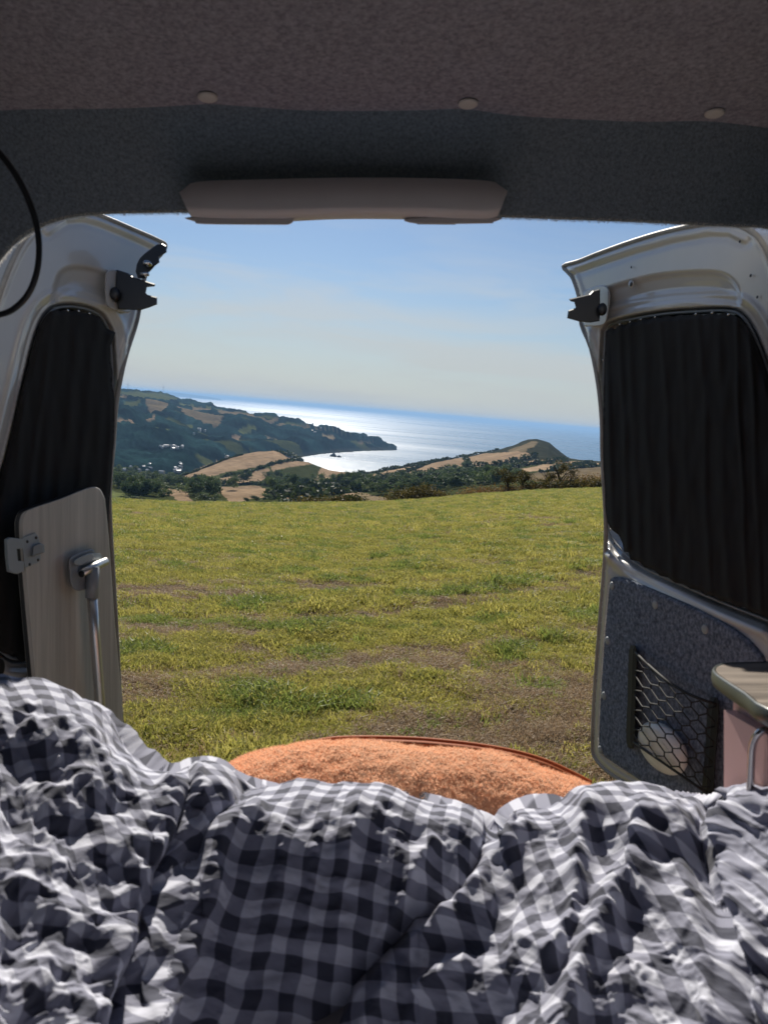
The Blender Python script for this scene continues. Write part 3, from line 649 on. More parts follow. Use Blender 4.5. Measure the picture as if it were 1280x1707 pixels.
HED = [([(780, 780), (830, 777), (870, 768), (893, 762)], 5, 6, 'dark hedge under the oval stubble field on the hill'), ([(796, 794), (840, 784), (880, 776), (945, 768)], 5, 5, 'hedge between the two long stubble strips on the right'),
       ([(920, 780), (950, 777), (985, 772)], 4, 3.5, 'short hedge near the right door under the headland'), ([(655, 795), (690, 783), (715, 773), (740, 767), (775, 760)], 4, 4.5, 'hedge running up between the two sloping stubble fields'),
       ([(600, 791), (640, 785), (690, 777), (722, 771)], 5, 4.5, 'hedge along the cliff top beside the bay'), ([(370, 796), (420, 786), (450, 776), (480, 769), (505, 768)], 3.5, 3, 'thin dark hedge crossing the knoll'),
       ([(366, 809), (400, 808), (450, 809)], 5, 5, 'hedge in front of the knoll between two stubble fields'), ([(452, 832), (465, 829), (500, 821), (540, 814), (600, 807)], 5, 5, 'hedge above the long pale strip'),
       ([(480, 840), (530, 829), (575, 822), (640, 818)], 5, 4.5, 'hedge below the long pale strip'), ([(722, 771), (760, 763), (800, 756), (830, 750)], 5, 3, 'dark hedge along the skyline left of the headland hill'),
       ([(773, 762), (778, 770), (782, 778)], 4, 5, 'short upright hedge at the left end of the oval field'), ([(900, 788), (950, 782), (1008, 777)], 4, 4, 'hedge above the brown pasture beside the right door'),
       ([(289, 798), (330, 785), (370, 769), (405, 758)], 2, 1.6, 'thin dark hedge along the top of the knoll'), ([(460, 752), (480, 761), (500, 768)], 7, 6, 'dark scrub down the seaward side of the knoll'), ([(605, 803), (640, 799), (700, 793), (745, 786)], 8, 6, 'tree lined hedge along the top of the large wood')]
for p, w_, h_, lab in HED: hedge(p, w_, h_, lab)
# hedge at the far right edge of the near field, with small hawthorns
def brow_pt(px, off=0.0):
    a = np.array(BROW_PX, float); py = np.interp(px, a[:, 0], a[:, 1]); ds = np.interp(px, a[:, 0], a[:, 2]) + off
    d = pxdir(px, py); az = math.atan2(d[0], d[1]); z = field_z(np.array(az), np.array(ds)); return np.array([ds * math.sin(az), ds * math.cos(az), float(z)])
def leafy(base_pts, m, n, h, w, leaf, seed, prof=None):
    q = np.random.default_rng(seed); V = []; F = []; B = np.array(base_pts); o0 = B[0]
    for k in range(n):
        t = q.random() * (len(B) - 1); i = int(t); c = B[i] + (B[i + 1] - B[i]) * (t - i) - o0
        hh = h * (prof(t / (len(B) - 1)) if prof else 1) * (.65 + .35 * math.sin(t * 7.3 + seed) * math.sin(t * 3.1))
        c = c + np.array([q.normal() * w, q.normal() * w, -.4 + (hh + .4) * (q.random() ** .65)])
        u = q.normal(size=3); u /= np.linalg.norm(u); v = np.cross(u, q.normal(size=3)); v /= np.linalg.norm(v) + 1e-9; s = leaf * q.uniform(.5, 1.4); o = len(V)
        V += [c - u * s, c - v * s * .6, c + u * s, c + v * s * .6]; F.append((o, o + 1, o + 2, o + 3))
    return mesh_np('foliage', np.array(V), F, m, False), o0
def low_hedge(name, pxs, m, n, h, w, leaf, seed, lab, cat, prof=None, off=2.0):
    me, o0 = leafy([brow_pt(p, off) for p in pxs], m, n, h, w, leaf, seed, prof); o = link(name, me, label=lab, cat=cat); o.location = o0; return o
low_hedge('bracken_hedge', [775, 800, 825, 850, 880, 900], M['leaf_c'], 3600, 1.0, .8, .10, 1, 'low rusty bracken hedge under the twiggy trees at the field edge', 'hedge')
low_hedge('field_hedge', [880, 910, 940, 965, 990, 1010, 1060, 1150], M['leaf_b'], 8000, 1.5, .8, .11, 2, 'olive and brown hedge along the right end of the field edge', 'hedge')
low_hedge('bracken_bank', [955, 980, 1000, 1020, 1080], M['leaf_c'], 4200, 2.4, 1.2, .12, 3, 'red brown bracken bank behind the right hedge', 'hedge', off=7)
low_hedge('dark_bush', [655, 672, 690, 705, 722, 732], M['leaf_b'], 5500, 1.75, .6, .10, 4, 'rounded dark bush at the field edge right of centre', 'bush', lambda t: math.sin(math.pi * min(1, max(.1, t * .92 + .05))) ** .5)
low_hedge('low_scrub', [505, 530, 560, 580, 603], M['leaf_b'], 2600, .75, .6, .10, 5, 'thin low brown scrub along the field edge at centre', 'bush')
low_hedge('small_bush', [575, 586, 600], M['leaf_d'], 900, 1.0, .5, .10, 6, 'little dark bush at the field edge at centre', 'bush')
def haw(px, off, h, rx, seed, lab, lean=0, n=2200, thin=False):
    t = bpy.data.objects.new('hawthorn_tree', None); COL.objects.link(t); t.location = brow_pt(px, off); t['label'] = lab; t['category'] = 'tree'; t['group'] = 'wind bent trees in the field edge hedge'
    b = branch_mesh('trunk', h, .10, seed, 12, .6); o = link('trunk', b); o.parent = t
    c = crown_mesh('crown', M['leaf_b'], n, rx, h * .62, .075, seed, 12); c.transform(Matrix.Translation((0, 0, h * (.30 if not thin else .5)))); o = link('crown', c); o.parent = t
    t.rotation_euler = (0, lean, 0)
haw(846, 3, 2.7, 1.15, 61, 'broad low twiggy tree at the left of the field edge hedge', -.08, 1300)
haw(868, 4, 2.7, 1.15, 62, 'broad twiggy tree joined to its left hand neighbour', .05, 1300)
haw(913, 4, 2.5, .75, 63, 'small twiggy tree between the broad pair and the tall one', .0, 650)
haw(930, 5, 3.2, 1.0, 64, 'tallest twiggy tree in the field edge hedge', .1, 800, True)
haw(951, 6, 2.7, .55, 65, 'thin little tree standing nearest the right door', .05, 260, True)
# stone cap / tiny cairn-like heap at the centre of the brow (pale tip seen beyond the edge)
# ---- houses
def house_mesh(w_, d_, h_):
    V = [(-w_, -d_, -2), (w_, -d_, -2), (w_, d_, -2), (-w_, d_, -2), (-w_, -d_, h_), (w_, -d_, h_), (w_, d_, h_), (-w_, d_, h_), (-w_, 0, h_ * 1.3), (w_, 0, h_ * 1.3)]
    return mesh_np('wall', np.array(V), [(0, 1, 5, 4), (1, 2, 6, 9, 5), (2, 3, 7, 6), (3, 0, 4, 8, 7)], M['render_white'], False), mesh_np('roof', np.array([(-w_ - .4, -d_ - .5, h_ - .3), (w_ + .4, -d_ - .5, h_ - .3), (w_ + .4, 0, h_ * 1.3 + .2), (-w_ - .4, 0, h_ * 1.3 + .2), (w_ + .4, d_ + .5, h_ - .3), (-w_ - .4, d_ + .5, h_ - .3)]), [(0, 1, 2, 3), (3, 2, 4, 5)], M['pale_gloss'], False)
HM = [house_mesh(5.5, 4, 5), house_mesh(8, 4, 5.5), house_mesh(4.5, 3.8, 6.5)]
CL = [(18, (266, 745, 306, 751), 'white house in the bright row halfway up the far wooded slope', 'white houses halfway up the far slope'), (26, (204, 778, 300, 791), 'white house on the valley floor at the left', 'houses on the valley floor'),
      (9, (288, 775, 302, 786), 'white house of the bright group beside the knoll', 'houses beside the knoll'), (5, (322, 713, 352, 728), 'lone white house high on the far wooded slope', 'scattered houses high on the far slope'),
      (3, (362, 762, 384, 767), 'pale house at the harbour behind the knoll', 'houses at the harbour'), (5, (515, 714, 535, 722), 'pale building on the far headland ridge', 'buildings on the far headland')]
for n, (a, b, c, d), lab, grp in CL:
    for k in range(n):
        p = hit(random.uniform(a, c), random.uniform(b, d), 1100, 4500)
        if p is None: continue
        wm, rm = random.choice(HM); o = link('house', None, label=lab, cat='house', group=grp); o.location = p + np.array([0, 0, 1.5]); o.rotation_euler = (0, 0, random.uniform(-1.6, 1.6))
        s = .5 if math.hypot(p[0], p[1]) < 1700 else .6; o.scale = (s, s, s)
        for nm, me in (('wall', wm), ('roof', rm)):
            q = link(nm, me); q.parent = o
# rocks at the mouth of the bay
def rock(px, py, w_, h_, lab, seed):
    d = pxdir(px, py); p = d * (SEA / d[2]); q = np.random.default_rng(seed); n = 12; V = []
    for k, (rr, zz) in enumerate(((1, -3), (.9, .3), (.6, .7), (.25, 1.0))):
        for i in range(n):
            a = i * 2 * math.pi / n; s = rr * q.uniform(.75, 1.25); V.append((math.cos(a) * w_ * s, math.sin(a) * w_ * .6 * s, (zz if zz < 0 else zz * h_ * q.uniform(.8, 1.15))))
    F = [tuple(f) for f in grid_faces(4, n, True)] + [tuple(range(3 * n, 4 * n))]
    o = link('sea_rock', mesh_np('sea_rock', np.array(V), F, M['rock'], False), label=lab, cat='rock', group='rocks in the bay'); o.location = p
rock(556, 761, 10, 10, 'small dark rock stack standing in the bright water of the bay', 1); rock(565, 762, 9, 5, 'low rock beside the stack in the bay', 2); rock(500, 768, 12, 9, 'little rock by the near shore of the bay', 3)
# mast on the left skyline
def mast(px, py, lab):
    p = Ppt(np.array(px), np.array(py), 4500.0); V, F = join(tube([[0, 0, -15], [0, 0, 40]], [1.6, .8], 6), tube([[0, 0, 40], [0, 0, 66]], [.5, .3], 5), box((0, 0, 36), (5, 5, 4)))
    o = link('radio_mast', mesh_np('radio_mast', V, F, M['pale_gloss'], False), label=lab, cat='mast', group='masts on the left skyline'); o.location = p
mast(213, 652, 'thin mast on the left skyline beside the door'); mast(272, 656.5, 'thin mast on the skyline above the pale fields')

# ---- air
hb = 60500.0; zt = 60.0
V, F = box((0, 0, (zt - 230) / 2), (hb * 2, hb * 2, zt + 230))
hm = bpy.data.materials.new('sea_haze'); hm.use_nodes = True; t = hm.node_tree; t.nodes.remove(t.nodes['Principled BSDF'])
pv = t.nodes.new('ShaderNodeVolumePrincipled'); pv.inputs['Color'].default_value = (.32, .55, .88, 1); pv.inputs['Density'].default_value = 6.0e-5; pv.inputs['Anisotropy'].default_value = .2
t.links.new(pv.outputs[0], t.nodes['Material Output'].inputs['Volume'])
link('haze', mesh_np('haze', V, F, hm, False), kind='stuff')
#VANPART

# ================================================================== CAMPERVAN (everything below is in the van frame)
vb = (0, -.4, -1.35)
van = van_thing('campervan', vb, 'inside of a white campervan with grey felt roof lining and both rear doors open', 'van')
# ---- lining: a rounded tunnel (roof and walls) and the darker header round the rear opening
seam_px = [(-400, 1300, 1.1), (-385, 900, 1.1), (-350, 560, 1.12), (-270, 320, 1.16), (-150, 215, 1.25), (-60, 190, 0), (30, 182, 0), (100, 181, 0), (200, 180, 0), (290, 176, 0), (345, 173, 0), (400, 176, 0), (500, 183, 0), (600, 184.5, 0), (700, 183, 0), (745, 181, 0), (785, 182, 0), (840, 190, 0), (900, 195, 0), (1060, 202, 0), (1150, 201, 0), (1200, 203, 0), (1280, 213, 0), (1380, 232, 0), (1480, 300, 1.2), (1545, 480, 1.12), (1570, 900, 1.1), (1580, 1300, 1.1)]
HR = .66
def seam3():
    o = []
    for a, b, y in seam_px:
        y = y or HR * FPX / (853.5 - b); o.append(vpt(a, b, y))
    o = np.array(o); o = smooth_poly(o, 5, False)
    return np.concatenate([[o[0] + [0, 0, -.85]], o, [o[-1] + [0, 0, -.85]]])
S3 = seam3()
lip_px = [(-128, 1300), (-120, 900), (-100, 700), (-70, 560), (-38, 480), (0, 430), (22, 405), (45, 387), (75, 372), (110, 362), (150, 356), (200, 353.5), (310, 352), (440, 353), (600, 356), (740, 358), (840, 360), (950, 364), (1060, 368), (1180, 374), (1240, 376), (1285, 380), (1330, 398), (1365, 440), (1390, 540), (1400, 700), (1405, 900), (1410, 1300)]
LIPY = 1.38
lip2 = smooth_poly(lip_px, 5, False)
L3 = vpt(lip2[:, 0], lip2[:, 1], LIPY); L3 = np.concatenate([[L3[0] + [0, 0, -.85]], L3, [L3[-1] + [0, 0, -.85]]])
def resample(P, n):
    s = np.concatenate([[0], np.cumsum(np.linalg.norm(np.diff(P, axis=0), axis=1))]); s /= s[-1]
    return np.stack([np.interp(np.linspace(0, 1, n), s, P[:, k]) for k in range(3)], 1)
n_ = 260
def by_angle(P, n):
    a = np.arctan2(P[:, 0] + .07, P[:, 2] + .3); q = np.linspace(a[0], a[-1], n); o = np.argsort(a)
    return np.stack([np.interp(q, a[o], P[o, k]) for k in range(3)], 1)
SA, LA = by_angle(S3, n_), by_angle(L3, n_)
rowsL = []
for t in np.linspace(0, 1, 26):
    P = SA * (1 - t) + LA * t; bulge = math.sin(math.pi * t) * .012
    c = np.array([-.07, 1.3, -.3]); dirv = (P - c); dirv[:, 1] = 0; dirv /= np.linalg.norm(dirv, axis=1)[:, None]
    P = P + dirv * bulge + dirv * (perlin(P[:, 0] * 6, P[:, 1] * 9 + 3, 60) * .003 * (t * (1 - t) * 4))[:, None]; rowsL.append(P)
# wrap the lip round into the opening and out to the body skin
c = np.array([-.07, 1.38, -.3]); dv = LA - c; dv[:, 1] = 0; dv /= np.linalg.norm(dv, axis=1)[:, None]
rowsL.append(LA + np.array([0, .008, 0]) + dv * .001); rowsL.append(LA + np.array([0, .014, 0]) + dv * .01); rowsL.append(LA + np.array([0, .014, 0]) + dv * .12)
vpart('rear_header', np.concatenate(rowsL), grid_faces(len(rowsL), n_), M['header'], van, vb)
back = []
for k, yb in enumerate(np.linspace(0, 1, 40)):
    P = SA.copy(); P[:, 1] = SA[:, 1] * (1 - yb) + (-2.3) * yb
    P[:, 2] += perlin(P[:, 0] * 3, P[:, 1] * 3, 61) * .004 * min(1, yb * 6); back.append(P)
# a soft roll where roof meets header
back[0] = SA + np.array([0, .0, 0])
vpart('roof_lining', np.concatenate(back), grid_faces(len(back), n_)[:, ::-1], M['lining'], van, vb)
# outer skin, floor, front bulkhead with the windscreen opening
SK = SA.copy(); d0 = SK - np.array([-.07, 0, -.3]); d0[:, 1] = 0; d0 /= np.linalg.norm(d0, axis=1)[:, None]; SK = SK + d0 * .06
sk = []
for y in (1.42, 0, -2.4):
    P = SK.copy(); P[:, 1] = y; sk.append(P)
sk.insert(0, LA + np.array([0, .035, 0]) + dv * .02)
vpart('body_shell', np.concatenate(sk), grid_faces(len(sk), n_), M['white_metal'], van, vb)
V, F = box((-.05, -.5, -1.26), (1.95, 3.8, .04)); vpart('floor_panel', V, F, M['floor'], van, vb, smooth=False)
V, F = join(box((-.05, -2.35, -.75), (1.95, .06, 1.0)), box((-.05, -2.35, .66), (1.95, .06, .16)), box((-.93, -2.35, .2), (.2, .06, .9)), box((.83, -2.35, .2), (.2, .06, .9)))
vpart('cab_bulkhead', V, F, M['lining'], van, vb, smooth=False)
# bright fibres along the lip, lit from behind
def slivers(P, D, ln, wd, seed):
    q = np.random.default_rng(seed); n = len(P); s = q.normal(size=(n, 3)); s /= np.linalg.norm(s, axis=1)[:, None]
    l = ln * q.uniform(.3, 1.2, (n, 1)); a = P - s * wd; b = P + s * wd; c_ = P + D * l
    V = np.stack([a, b, c_], 1).reshape(-1, 3); return V, np.arange(n * 3).reshape(-1, 3)
q = np.random.default_rng(5); nf = 32000; t = q.uniform(.12, .88, nf) * (n_ - 1); i = t.astype(int); P = LA[i] + (LA[np.minimum(i + 1, n_ - 1)] - LA[i]) * (t - i)[:, None]
P = P + np.stack([q.normal(0, .001, nf), q.uniform(-.004, .012, nf), q.uniform(0, .002, nf)], 1)
D = -dv[i] * 1.0 + q.normal(0, .55, (nf, 3)); D /= np.linalg.norm(D, axis=1)[:, None]
V, F = slivers(P, D, .0060, .00036, 6); vpart('felt_fibres', V, F, M['backlit_fibre'], van, vb, smooth=False, kind='stuff')
# three plastic screw covers in the roof seam
def dome(center, nrm, ra, rb, h, n=20, updir=(1, 0, 0)):
    nrm = np.array(nrm, float); nrm /= np.linalg.norm(nrm); u = np.array(updir, float); u -= nrm * (u @ nrm); u /= np.linalg.norm(u); v = np.cross(nrm, u); V = []
    for r, z in ((1, -.2), (1, .35), (.86, .8), (.5, 1.0)):
        for k in range(n):
            a = k * 2 * math.pi / n; V.append(np.array(center) + u * math.cos(a) * ra * r + v * math.sin(a) * rb * r + nrm * h * z)
    F = [tuple(f) for f in grid_faces(4, n, True)] + [tuple(range(3 * n, 4 * n))]; return np.array(V), F
for a, b in ((346, 161), (780, 172), (1191, 188)):
    y = (HR - .003) * FPX / (853.5 - b); c = vpt(a, b, y); V, F = dome(c, (0, 0, -1), .0158, .0145, .004); vpart('screw_cover', V, F, M['cap'], van, vb)
# cream plastic housing under the header
def hrow(pts, y, yj=0): P = smooth_poly(pts, 6, False); return vpt(P[:, 0], P[:, 1], y)
top = [(318, 305), (345, 301), (450, 298), (565, 295.5), (690, 296), (790, 299), (825, 303)]
upr = [(299, 320), (330, 316), (450, 312), (565, 310), (690, 310), (815, 314), (846, 318)]
fold = [(309, 343), (340, 346), (450, 348), (565, 345), (690, 345), (800, 349), (836, 345)]
low = [(318, 360), (345, 362), (450, 363.5), (565, 361), (690, 361), (800, 364), (829, 360)]
rim = [(326, 368), (345, 369.5), (450, 370), (565, 365), (690, 365.5), (800, 368), (822, 366)]
rr = [hrow(top, 1.335), hrow(top, 1.30), hrow(upr, 1.285), hrow(fold, 1.28), hrow(low, 1.30), hrow(rim, 1.325), hrow(rim, 1.37)]
V = np.concatenate(rr); vpart('light_housing', V, grid_faces(len(rr), len(rr[0])), M['cream_plastic'], van, vb)
for pts in ([(318, 361), (478, 362), (489, 366), (482, 373.5), (455, 374.2), (340, 373.2), (325, 369)], [(684, 363), (828, 361), (822, 370), (810, 372), (696, 372.5)]):
    P = smooth_poly(pts, 4); vp_ = vpt(P[:, 0], P[:, 1], 1.305); I = inset2(P, 1.5); V, F = prism(vp_, vpt(P[:, 0], P[:, 1], 1.37), vpt(I[:, 0], I[:, 1], 1.301)); vpart('housing_foot', V, F, M['cream_plastic'], van, vb, smooth=False)
P = np.array([(688, 368), (765, 369), (758, 374), (696, 373.5)]); V, F = prism(vpt(P[:, 0], P[:, 1], 1.34), vpt(P[:, 0], P[:, 1], 1.36)); vpart('housing_clip', V, F, M['black_plastic'], van, vb, smooth=False)
# black cable looping down from the roof on the left
cab = smooth_poly([(-70, 200), (-25, 232), (10, 268), (38, 312), (57, 360), (65, 405), (62, 450), (48, 488), (25, 513), (0, 524), (-40, 530), (-90, 520)], 6, False)
V, F = tube(vpt(cab[:, 0], cab[:, 1], np.linspace(1.0, 1.1, len(cab))), .0042, 10)
cb_ = vpt(-70, 200, 1.0); o = van_thing('hanging_cable', cb_, 'black cable hanging in a loop from the roof at the upper left', 'cable'); vpart('cable_sleeve', V, F, M['black_plastic'], o, cb_)
# ---- planes of the opened doors
class Plane:
    def __init__(s, free, hinge, inward, off=0.0):
        s.p = np.array([free[0], free[1], 0.0]); s.d = np.array([hinge[0] - free[0], hinge[1] - free[1], 0.0]); s.d /= np.linalg.norm(s.d)
        n = np.array([-s.d[1], s.d[0], 0]); s.n = n if n[0] * inward > 0 else -n; s.off = off
    def pt(s, px, py, off=0.0):
        px = np.asarray(px, float); py = np.asarray(py, float)
        ray = np.stack([(px - 640) / FPX, np.ones_like(px), (853.5 - py) / FPX], -1)
        k = (s.p @ s.n + s.off + np.asarray(off)) / (ray @ s.n); return ray * k[..., None]
    def pb(s, px, py, off=0.0): return s.pt(px, py) + s.n * np.asarray(off)[..., None]
PR = Plane((.60, 2.12), (.755, 1.38), -1); PL = Plane((-.715, 2.10), (-.90, 1.38), 1)
def relief(plane, outer, step, fn, thick, holes=(), warp=None):
    O = np.array(outer, float); x0, y0 = O.min(0) - step * 2; x1, y1 = O.max(0) + step * 2
    X, Y = np.meshgrid(np.arange(x0, x1, step), np.arange(y0, y1, step)); sh = X.shape
    D, nx, ny = sdf(X, Y, outer)
    for h in holes:
        dh, hx, hy = sdf(X, Y, h); m = -dh > D; D = np.where(m, -dh, D); nx = np.where(m, hx, nx); ny = np.where(m, hy, ny)
    keep = D < step * .75; sn = (D > -step * .75) & keep; X2 = np.where(sn, nx, X); Y2 = np.where(sn, ny, Y)
    off = fn(X2, Y2, np.where(sn, 0, D)); V = plane.pt(X2, Y2, off).reshape(-1, 3)
    G = grid_faces(*sh); k = keep.reshape(-1); G = G[k[G].all(1)]
    # boundary edges -> skirt
    E = np.concatenate([G[:, [0, 1]], G[:, [1, 2]], G[:, [2, 3]], G[:, [3, 0]]]); key = np.sort(E, 1); kk = key[:, 0].astype(np.int64) * len(V) + key[:, 1]
    u, inv, cnt = np.unique(kk, return_inverse=True, return_counts=True); B = E[cnt[inv] == 1]
    used = np.unique(G); mp = -np.ones(len(V), int); mp[used] = np.arange(len(used)); Vn = V[used]; G = mp[G]; B = mp[B]
    bu = np.unique(B); bm = -np.ones(len(Vn), int); n0 = len(Vn); bm[bu] = np.arange(len(bu))
    V1 = Vn[bu]; sgn = plane.n; V2 = V1 - sgn * thick
    A = bm[B[:, 0]] + n0; C = bm[B[:, 1]] + n0; nb = len(bu)
    S = np.stack([B[:, 0] * 0 + A, A + nb, C + nb, C], 1)
    VV = np.concatenate([Vn, V1, V2]); FF = np.concatenate([G, S])
    # make the faces look inward
    a, b_, c_ = VV[G[0, 0]], VV[G[0, 1]], VV[G[0, 2]]
    if np.cross(b_ - a, c_ - a) @ plane.n < 0: FF = FF[:, ::-1]
    return VV, FF
# ---- right door
RO = smooth_poly([(938, 443), (965, 434), (1000, 420), (1060, 399), (1120, 382), (1180, 371), (1215, 370), (1245, 380), (1268, 400), (1290, 445), (1308, 520), (1322, 640), (1328, 850), (1330, 1100), (1330, 1400), (1300, 1440), (1200, 1400), (1110, 1345), (1045, 1308), (1010, 1285), (991, 1263),
                  (987, 1240), (990, 1160), (998, 1050), (1006, 950), (1009, 890), (1007, 830), (1003, 760), (1002, 700), (996, 640), (984, 580), (968, 540), (966, 505), (960, 480), (952, 460)], 3)
RW = smooth_poly([(1008, 570), (1012, 548), (1030, 537), (1100, 524), (1160, 519), (1215, 518), (1238, 528), (1258, 560), (1280, 620), (1300, 720), (1310, 850), (1312, 1045), (1280, 1034), (1200, 1003), (1130, 972), (1070, 945), (1035, 915), (1016, 890), (1010, 860), (1006, 780), (1005, 680)], 3)
RR = smooth_poly([(975, 492), (1010, 480), (1050, 468), (1100, 457), (1160, 452), (1200, 454), (1222, 466), (1234, 486), (1233, 508), (1200, 505), (1160, 503), (1110, 507), (1060, 516), (1020, 530), (985, 536)], 4)
def door_fn(W, RC, sill, side, topline):
    def fn(X, Y, D):
        o = .004 * sstep(-14, -7, D) - .009 * sstep(-8, 0, D)            # pressed hem round the edge
        o = o - .012 * sstep(-22, -10, -np.abs(D) - 0) * 0
        dw, _, _ = sdf(X, Y, W); o = o - .030 * sstep(22, 0, dw) ** 1.6 + .006 * np.exp(-((dw - 26) / 5) ** 2)
        o = o + .008 * np.exp(-((dw - 9) / 2.5) ** 2)
        dr, _, _ = sdf(X, Y, RC); yy = RC[:, 1]; o = o - .016 * sstep(3, -9, dr) - .010 * sstep(-4, -40, dr)
        dl, _, _, _, _ = segdist(X, Y, topline); o = o + .003 * np.exp(-(dl / 5) ** 2) - .003 * np.exp(-((dl - 10) / 5) ** 2)
        o = o - .016 * sstep(46, 0, dw) * sstep(860, 900, Y)
        if sill is not None:
            ds, _, _, _, sg = segdist(X, Y, sill); o = o + .012 * np.exp(-(ds / 9) ** 2)
        return o + .0012 * perlin(X / 70, Y / 70, 77)
    return fn
RT = [(950, 450), (1000, 433), (1060, 413), (1120, 396), (1180, 385), (1215, 386), (1240, 398)]
RSILL = [(1012, 925), (1040, 940), (1100, 972), (1200, 1020), (1330, 1075)]
door_r = 'rear_door'
V, F = relief(PR, RO, 2.4, door_fn(RW, RR, RSILL, 1, RT), .05, holes=[inset2(RW, 2)])
dr = vpart('rear_door', V, F, M['white_metal'], van, vb, label='right hand rear door with carpet panel and storage net')
def sub(name, V, F, m, par, **k): return vpart(name, V, F, m, par, vb, **k)
for nd, pl, O, W in ((dr, PR, RO, RW),):
    A = pl.pb(O[:, 0], O[:, 1], np.full(len(O), -.06)); sub('outer_skin', A, [tuple(range(len(A)))], M['white_metal'], nd, smooth=False)
    A = pl.pb(W[:, 0], W[:, 1], np.full(len(W), -.035)); B_ = pl.pb(W[:, 0], W[:, 1], np.full(len(W), -.04)); V, F = prism(A, B_); sub('window_glass', V, F, M['glass'], nd, smooth=False)
ps = RW[:]; V, F = tube(PR.pt(np.append(ps[:, 0], ps[0, 0]), np.append(ps[:, 1], ps[0, 1]), np.full(len(ps) + 1, -.018)), .0035, 6, False); sub('window_seal', V, F, M['grey_plastic'], dr)
for a, b in ((1233, 402), (1251, 459), (1262, 495), (1052, 445), (1024, 906)):
    V, F = dome(PR.pt(a, b, .0045), PR.n, .0032, .0032, .001, 8, (0, 0, 1)); sub('drain_plug', V, F, M['black_plastic'], dr)
# curtains
def curtain(pl, poly, side, seed, lean):
    def fn(X, Y, D):
        u = X + (Y - 500) * lean; v = 0
        q_ = np.random.default_rng(seed); c_ = poly[:, 0].min() - 40
        for k in range(26):
            c_ += q_.uniform(14, 34); wv = q_.uniform(4.0, 9); cc = c_ + 5 * perlin(Y / 190, Y * 0 + k * 3.3, seed + 1)
            v = v + np.exp(-((u - cc) / wv) ** 2) * q_.uniform(.5, 1) * (.75 + .35 * perlin(Y / 260, Y * 0 + k * 7.7, seed + 2))
        return .004 + .008 * v + .003 * perlin(X / 14, Y / 60, seed + 3) - .006 * sstep(-8, 0, D)
    return relief(pl, poly, 2.0, fn, .006)
RC_ = []
cr_top = [(1010, 552), (1018, 546), (1024, 549), (1034, 540), (1041, 543), (1050, 535), (1060, 537), (1068, 531), (1078, 533), (1088, 528), (1100, 530), (1110, 526), (1122, 528), (1134, 524), (1146, 526), (1158, 522.5), (1172, 525), (1184, 521), (1196, 524), (1208, 521), (1222, 526), (1236, 535)]
cr_right = [(1248, 555), (1262, 583), (1280, 636), (1296, 700), (1306, 800), (1310, 900), (1312, 1000), (1312, 1046)]
cr_bot = [(1296, 1035), (1280, 1031), (1268, 1024), (1256, 1022), (1240, 1012), (1228, 1012), (1214, 1003), (1200, 1002), (1190, 994), (1176, 993), (1165, 984), (1150, 982), (1140, 974), (1125, 972), (1114, 963), (1100, 960), (1090, 951), (1074, 946), (1066, 937), (1050, 933), (1048, 921), (1040, 920), (1037, 905), (1031, 892), (1018, 882), (1012, 870), (1009, 850), (1006, 800), (1005, 740), (1006, 680), (1007, 600), (1009, 570)]
CP = np.array(cr_top + cr_right + cr_bot, float); V, F = curtain(PR, CP, 1, 3, -.045); cu = sub('curtain', V, F, M['curtain'], dr)
def edge(pl, O, nd):
    a = np.append(O[:, 0], O[0, 0]); b = np.append(O[:, 1], O[0, 1]); V, F = tube(pl.pt(a, b, np.full(len(a), -.004)), .0062, 8, False); sub('edge_trim', V, F, M['trim'], nd)
edge(PR, inset2(RO, .8), dr)
# latches
def latch(pl_y, body, nib, boltpts, parent, dy=.055, mirror=1):
    P = np.array(body, float); I = inset2(P, 1.6); V, F = prism(vpt(P[:, 0], P[:, 1], pl_y + .006), vpt(P[:, 0], P[:, 1], pl_y + dy), vpt(I[:, 0], I[:, 1], pl_y)); l = sub('latch', V, F, M['black_plastic'], parent, smooth=False)
    return l
latch(2.03, [(1000, 481), (988, 484), (982, 490), (965, 494), (948, 498), (951, 502), (957, 503.5), (959, 510), (959, 513), (953, 515), (947, 517), (945, 530), (966, 536), (984, 537.5), (999, 535), (1000, 527)], None, None, dr)
V, F = dome(vpt(1003.5, 515.5, 2.02), (0, -1, 0), .012, .0165, .012, 16); sub('latch_knob', V, F, M['black_plastic'], dr)
P = smooth_poly([(972, 490), (985, 480), (1002, 475), (1013, 479), (1017, 492), (1014, 520), (1008, 540), (985, 544), (972, 538)], 4); I = inset2(P, 2)
V, F = prism(PR.pt(P[:, 0], P[:, 1], np.full(len(P), .004)), PR.pt(P[:, 0], P[:, 1], np.full(len(P), -.03)), PR.pt(I[:, 0], I[:, 1], np.full(len(P), .009))); sub('latch_mount', V, F, M['white_metal'], dr, smooth=False)
for a, b, r in ((1052, 473.5, .0055), (1009.5, 483, .0045)):
    V, F = dome(PR.pt(a, b, .0), PR.n, r * 1.9, r * 1.9, .004, 16, (0, 0, 1)); sub('grommet', V, F, M['white_metal'], dr)
    V, F = dome(PR.pt(a, b, .005), PR.n, r, r, .003, 12, (0, 0, 1)); sub('bolt', V, F, M['black_plastic'], dr)
for a, b in ((1033, 540), (1050, 536), (1068, 532), (1092, 528), (1160, 523), (1187, 521), (1214, 524), (1005, 600), (1018, 883)):
    V, F = dome(PR.pt(a, b, .014), PR.n, .0026, .0026, .002, 10, (0, 0, 1)); sub('curtain_hook', V, F, M['chrome'], dr)
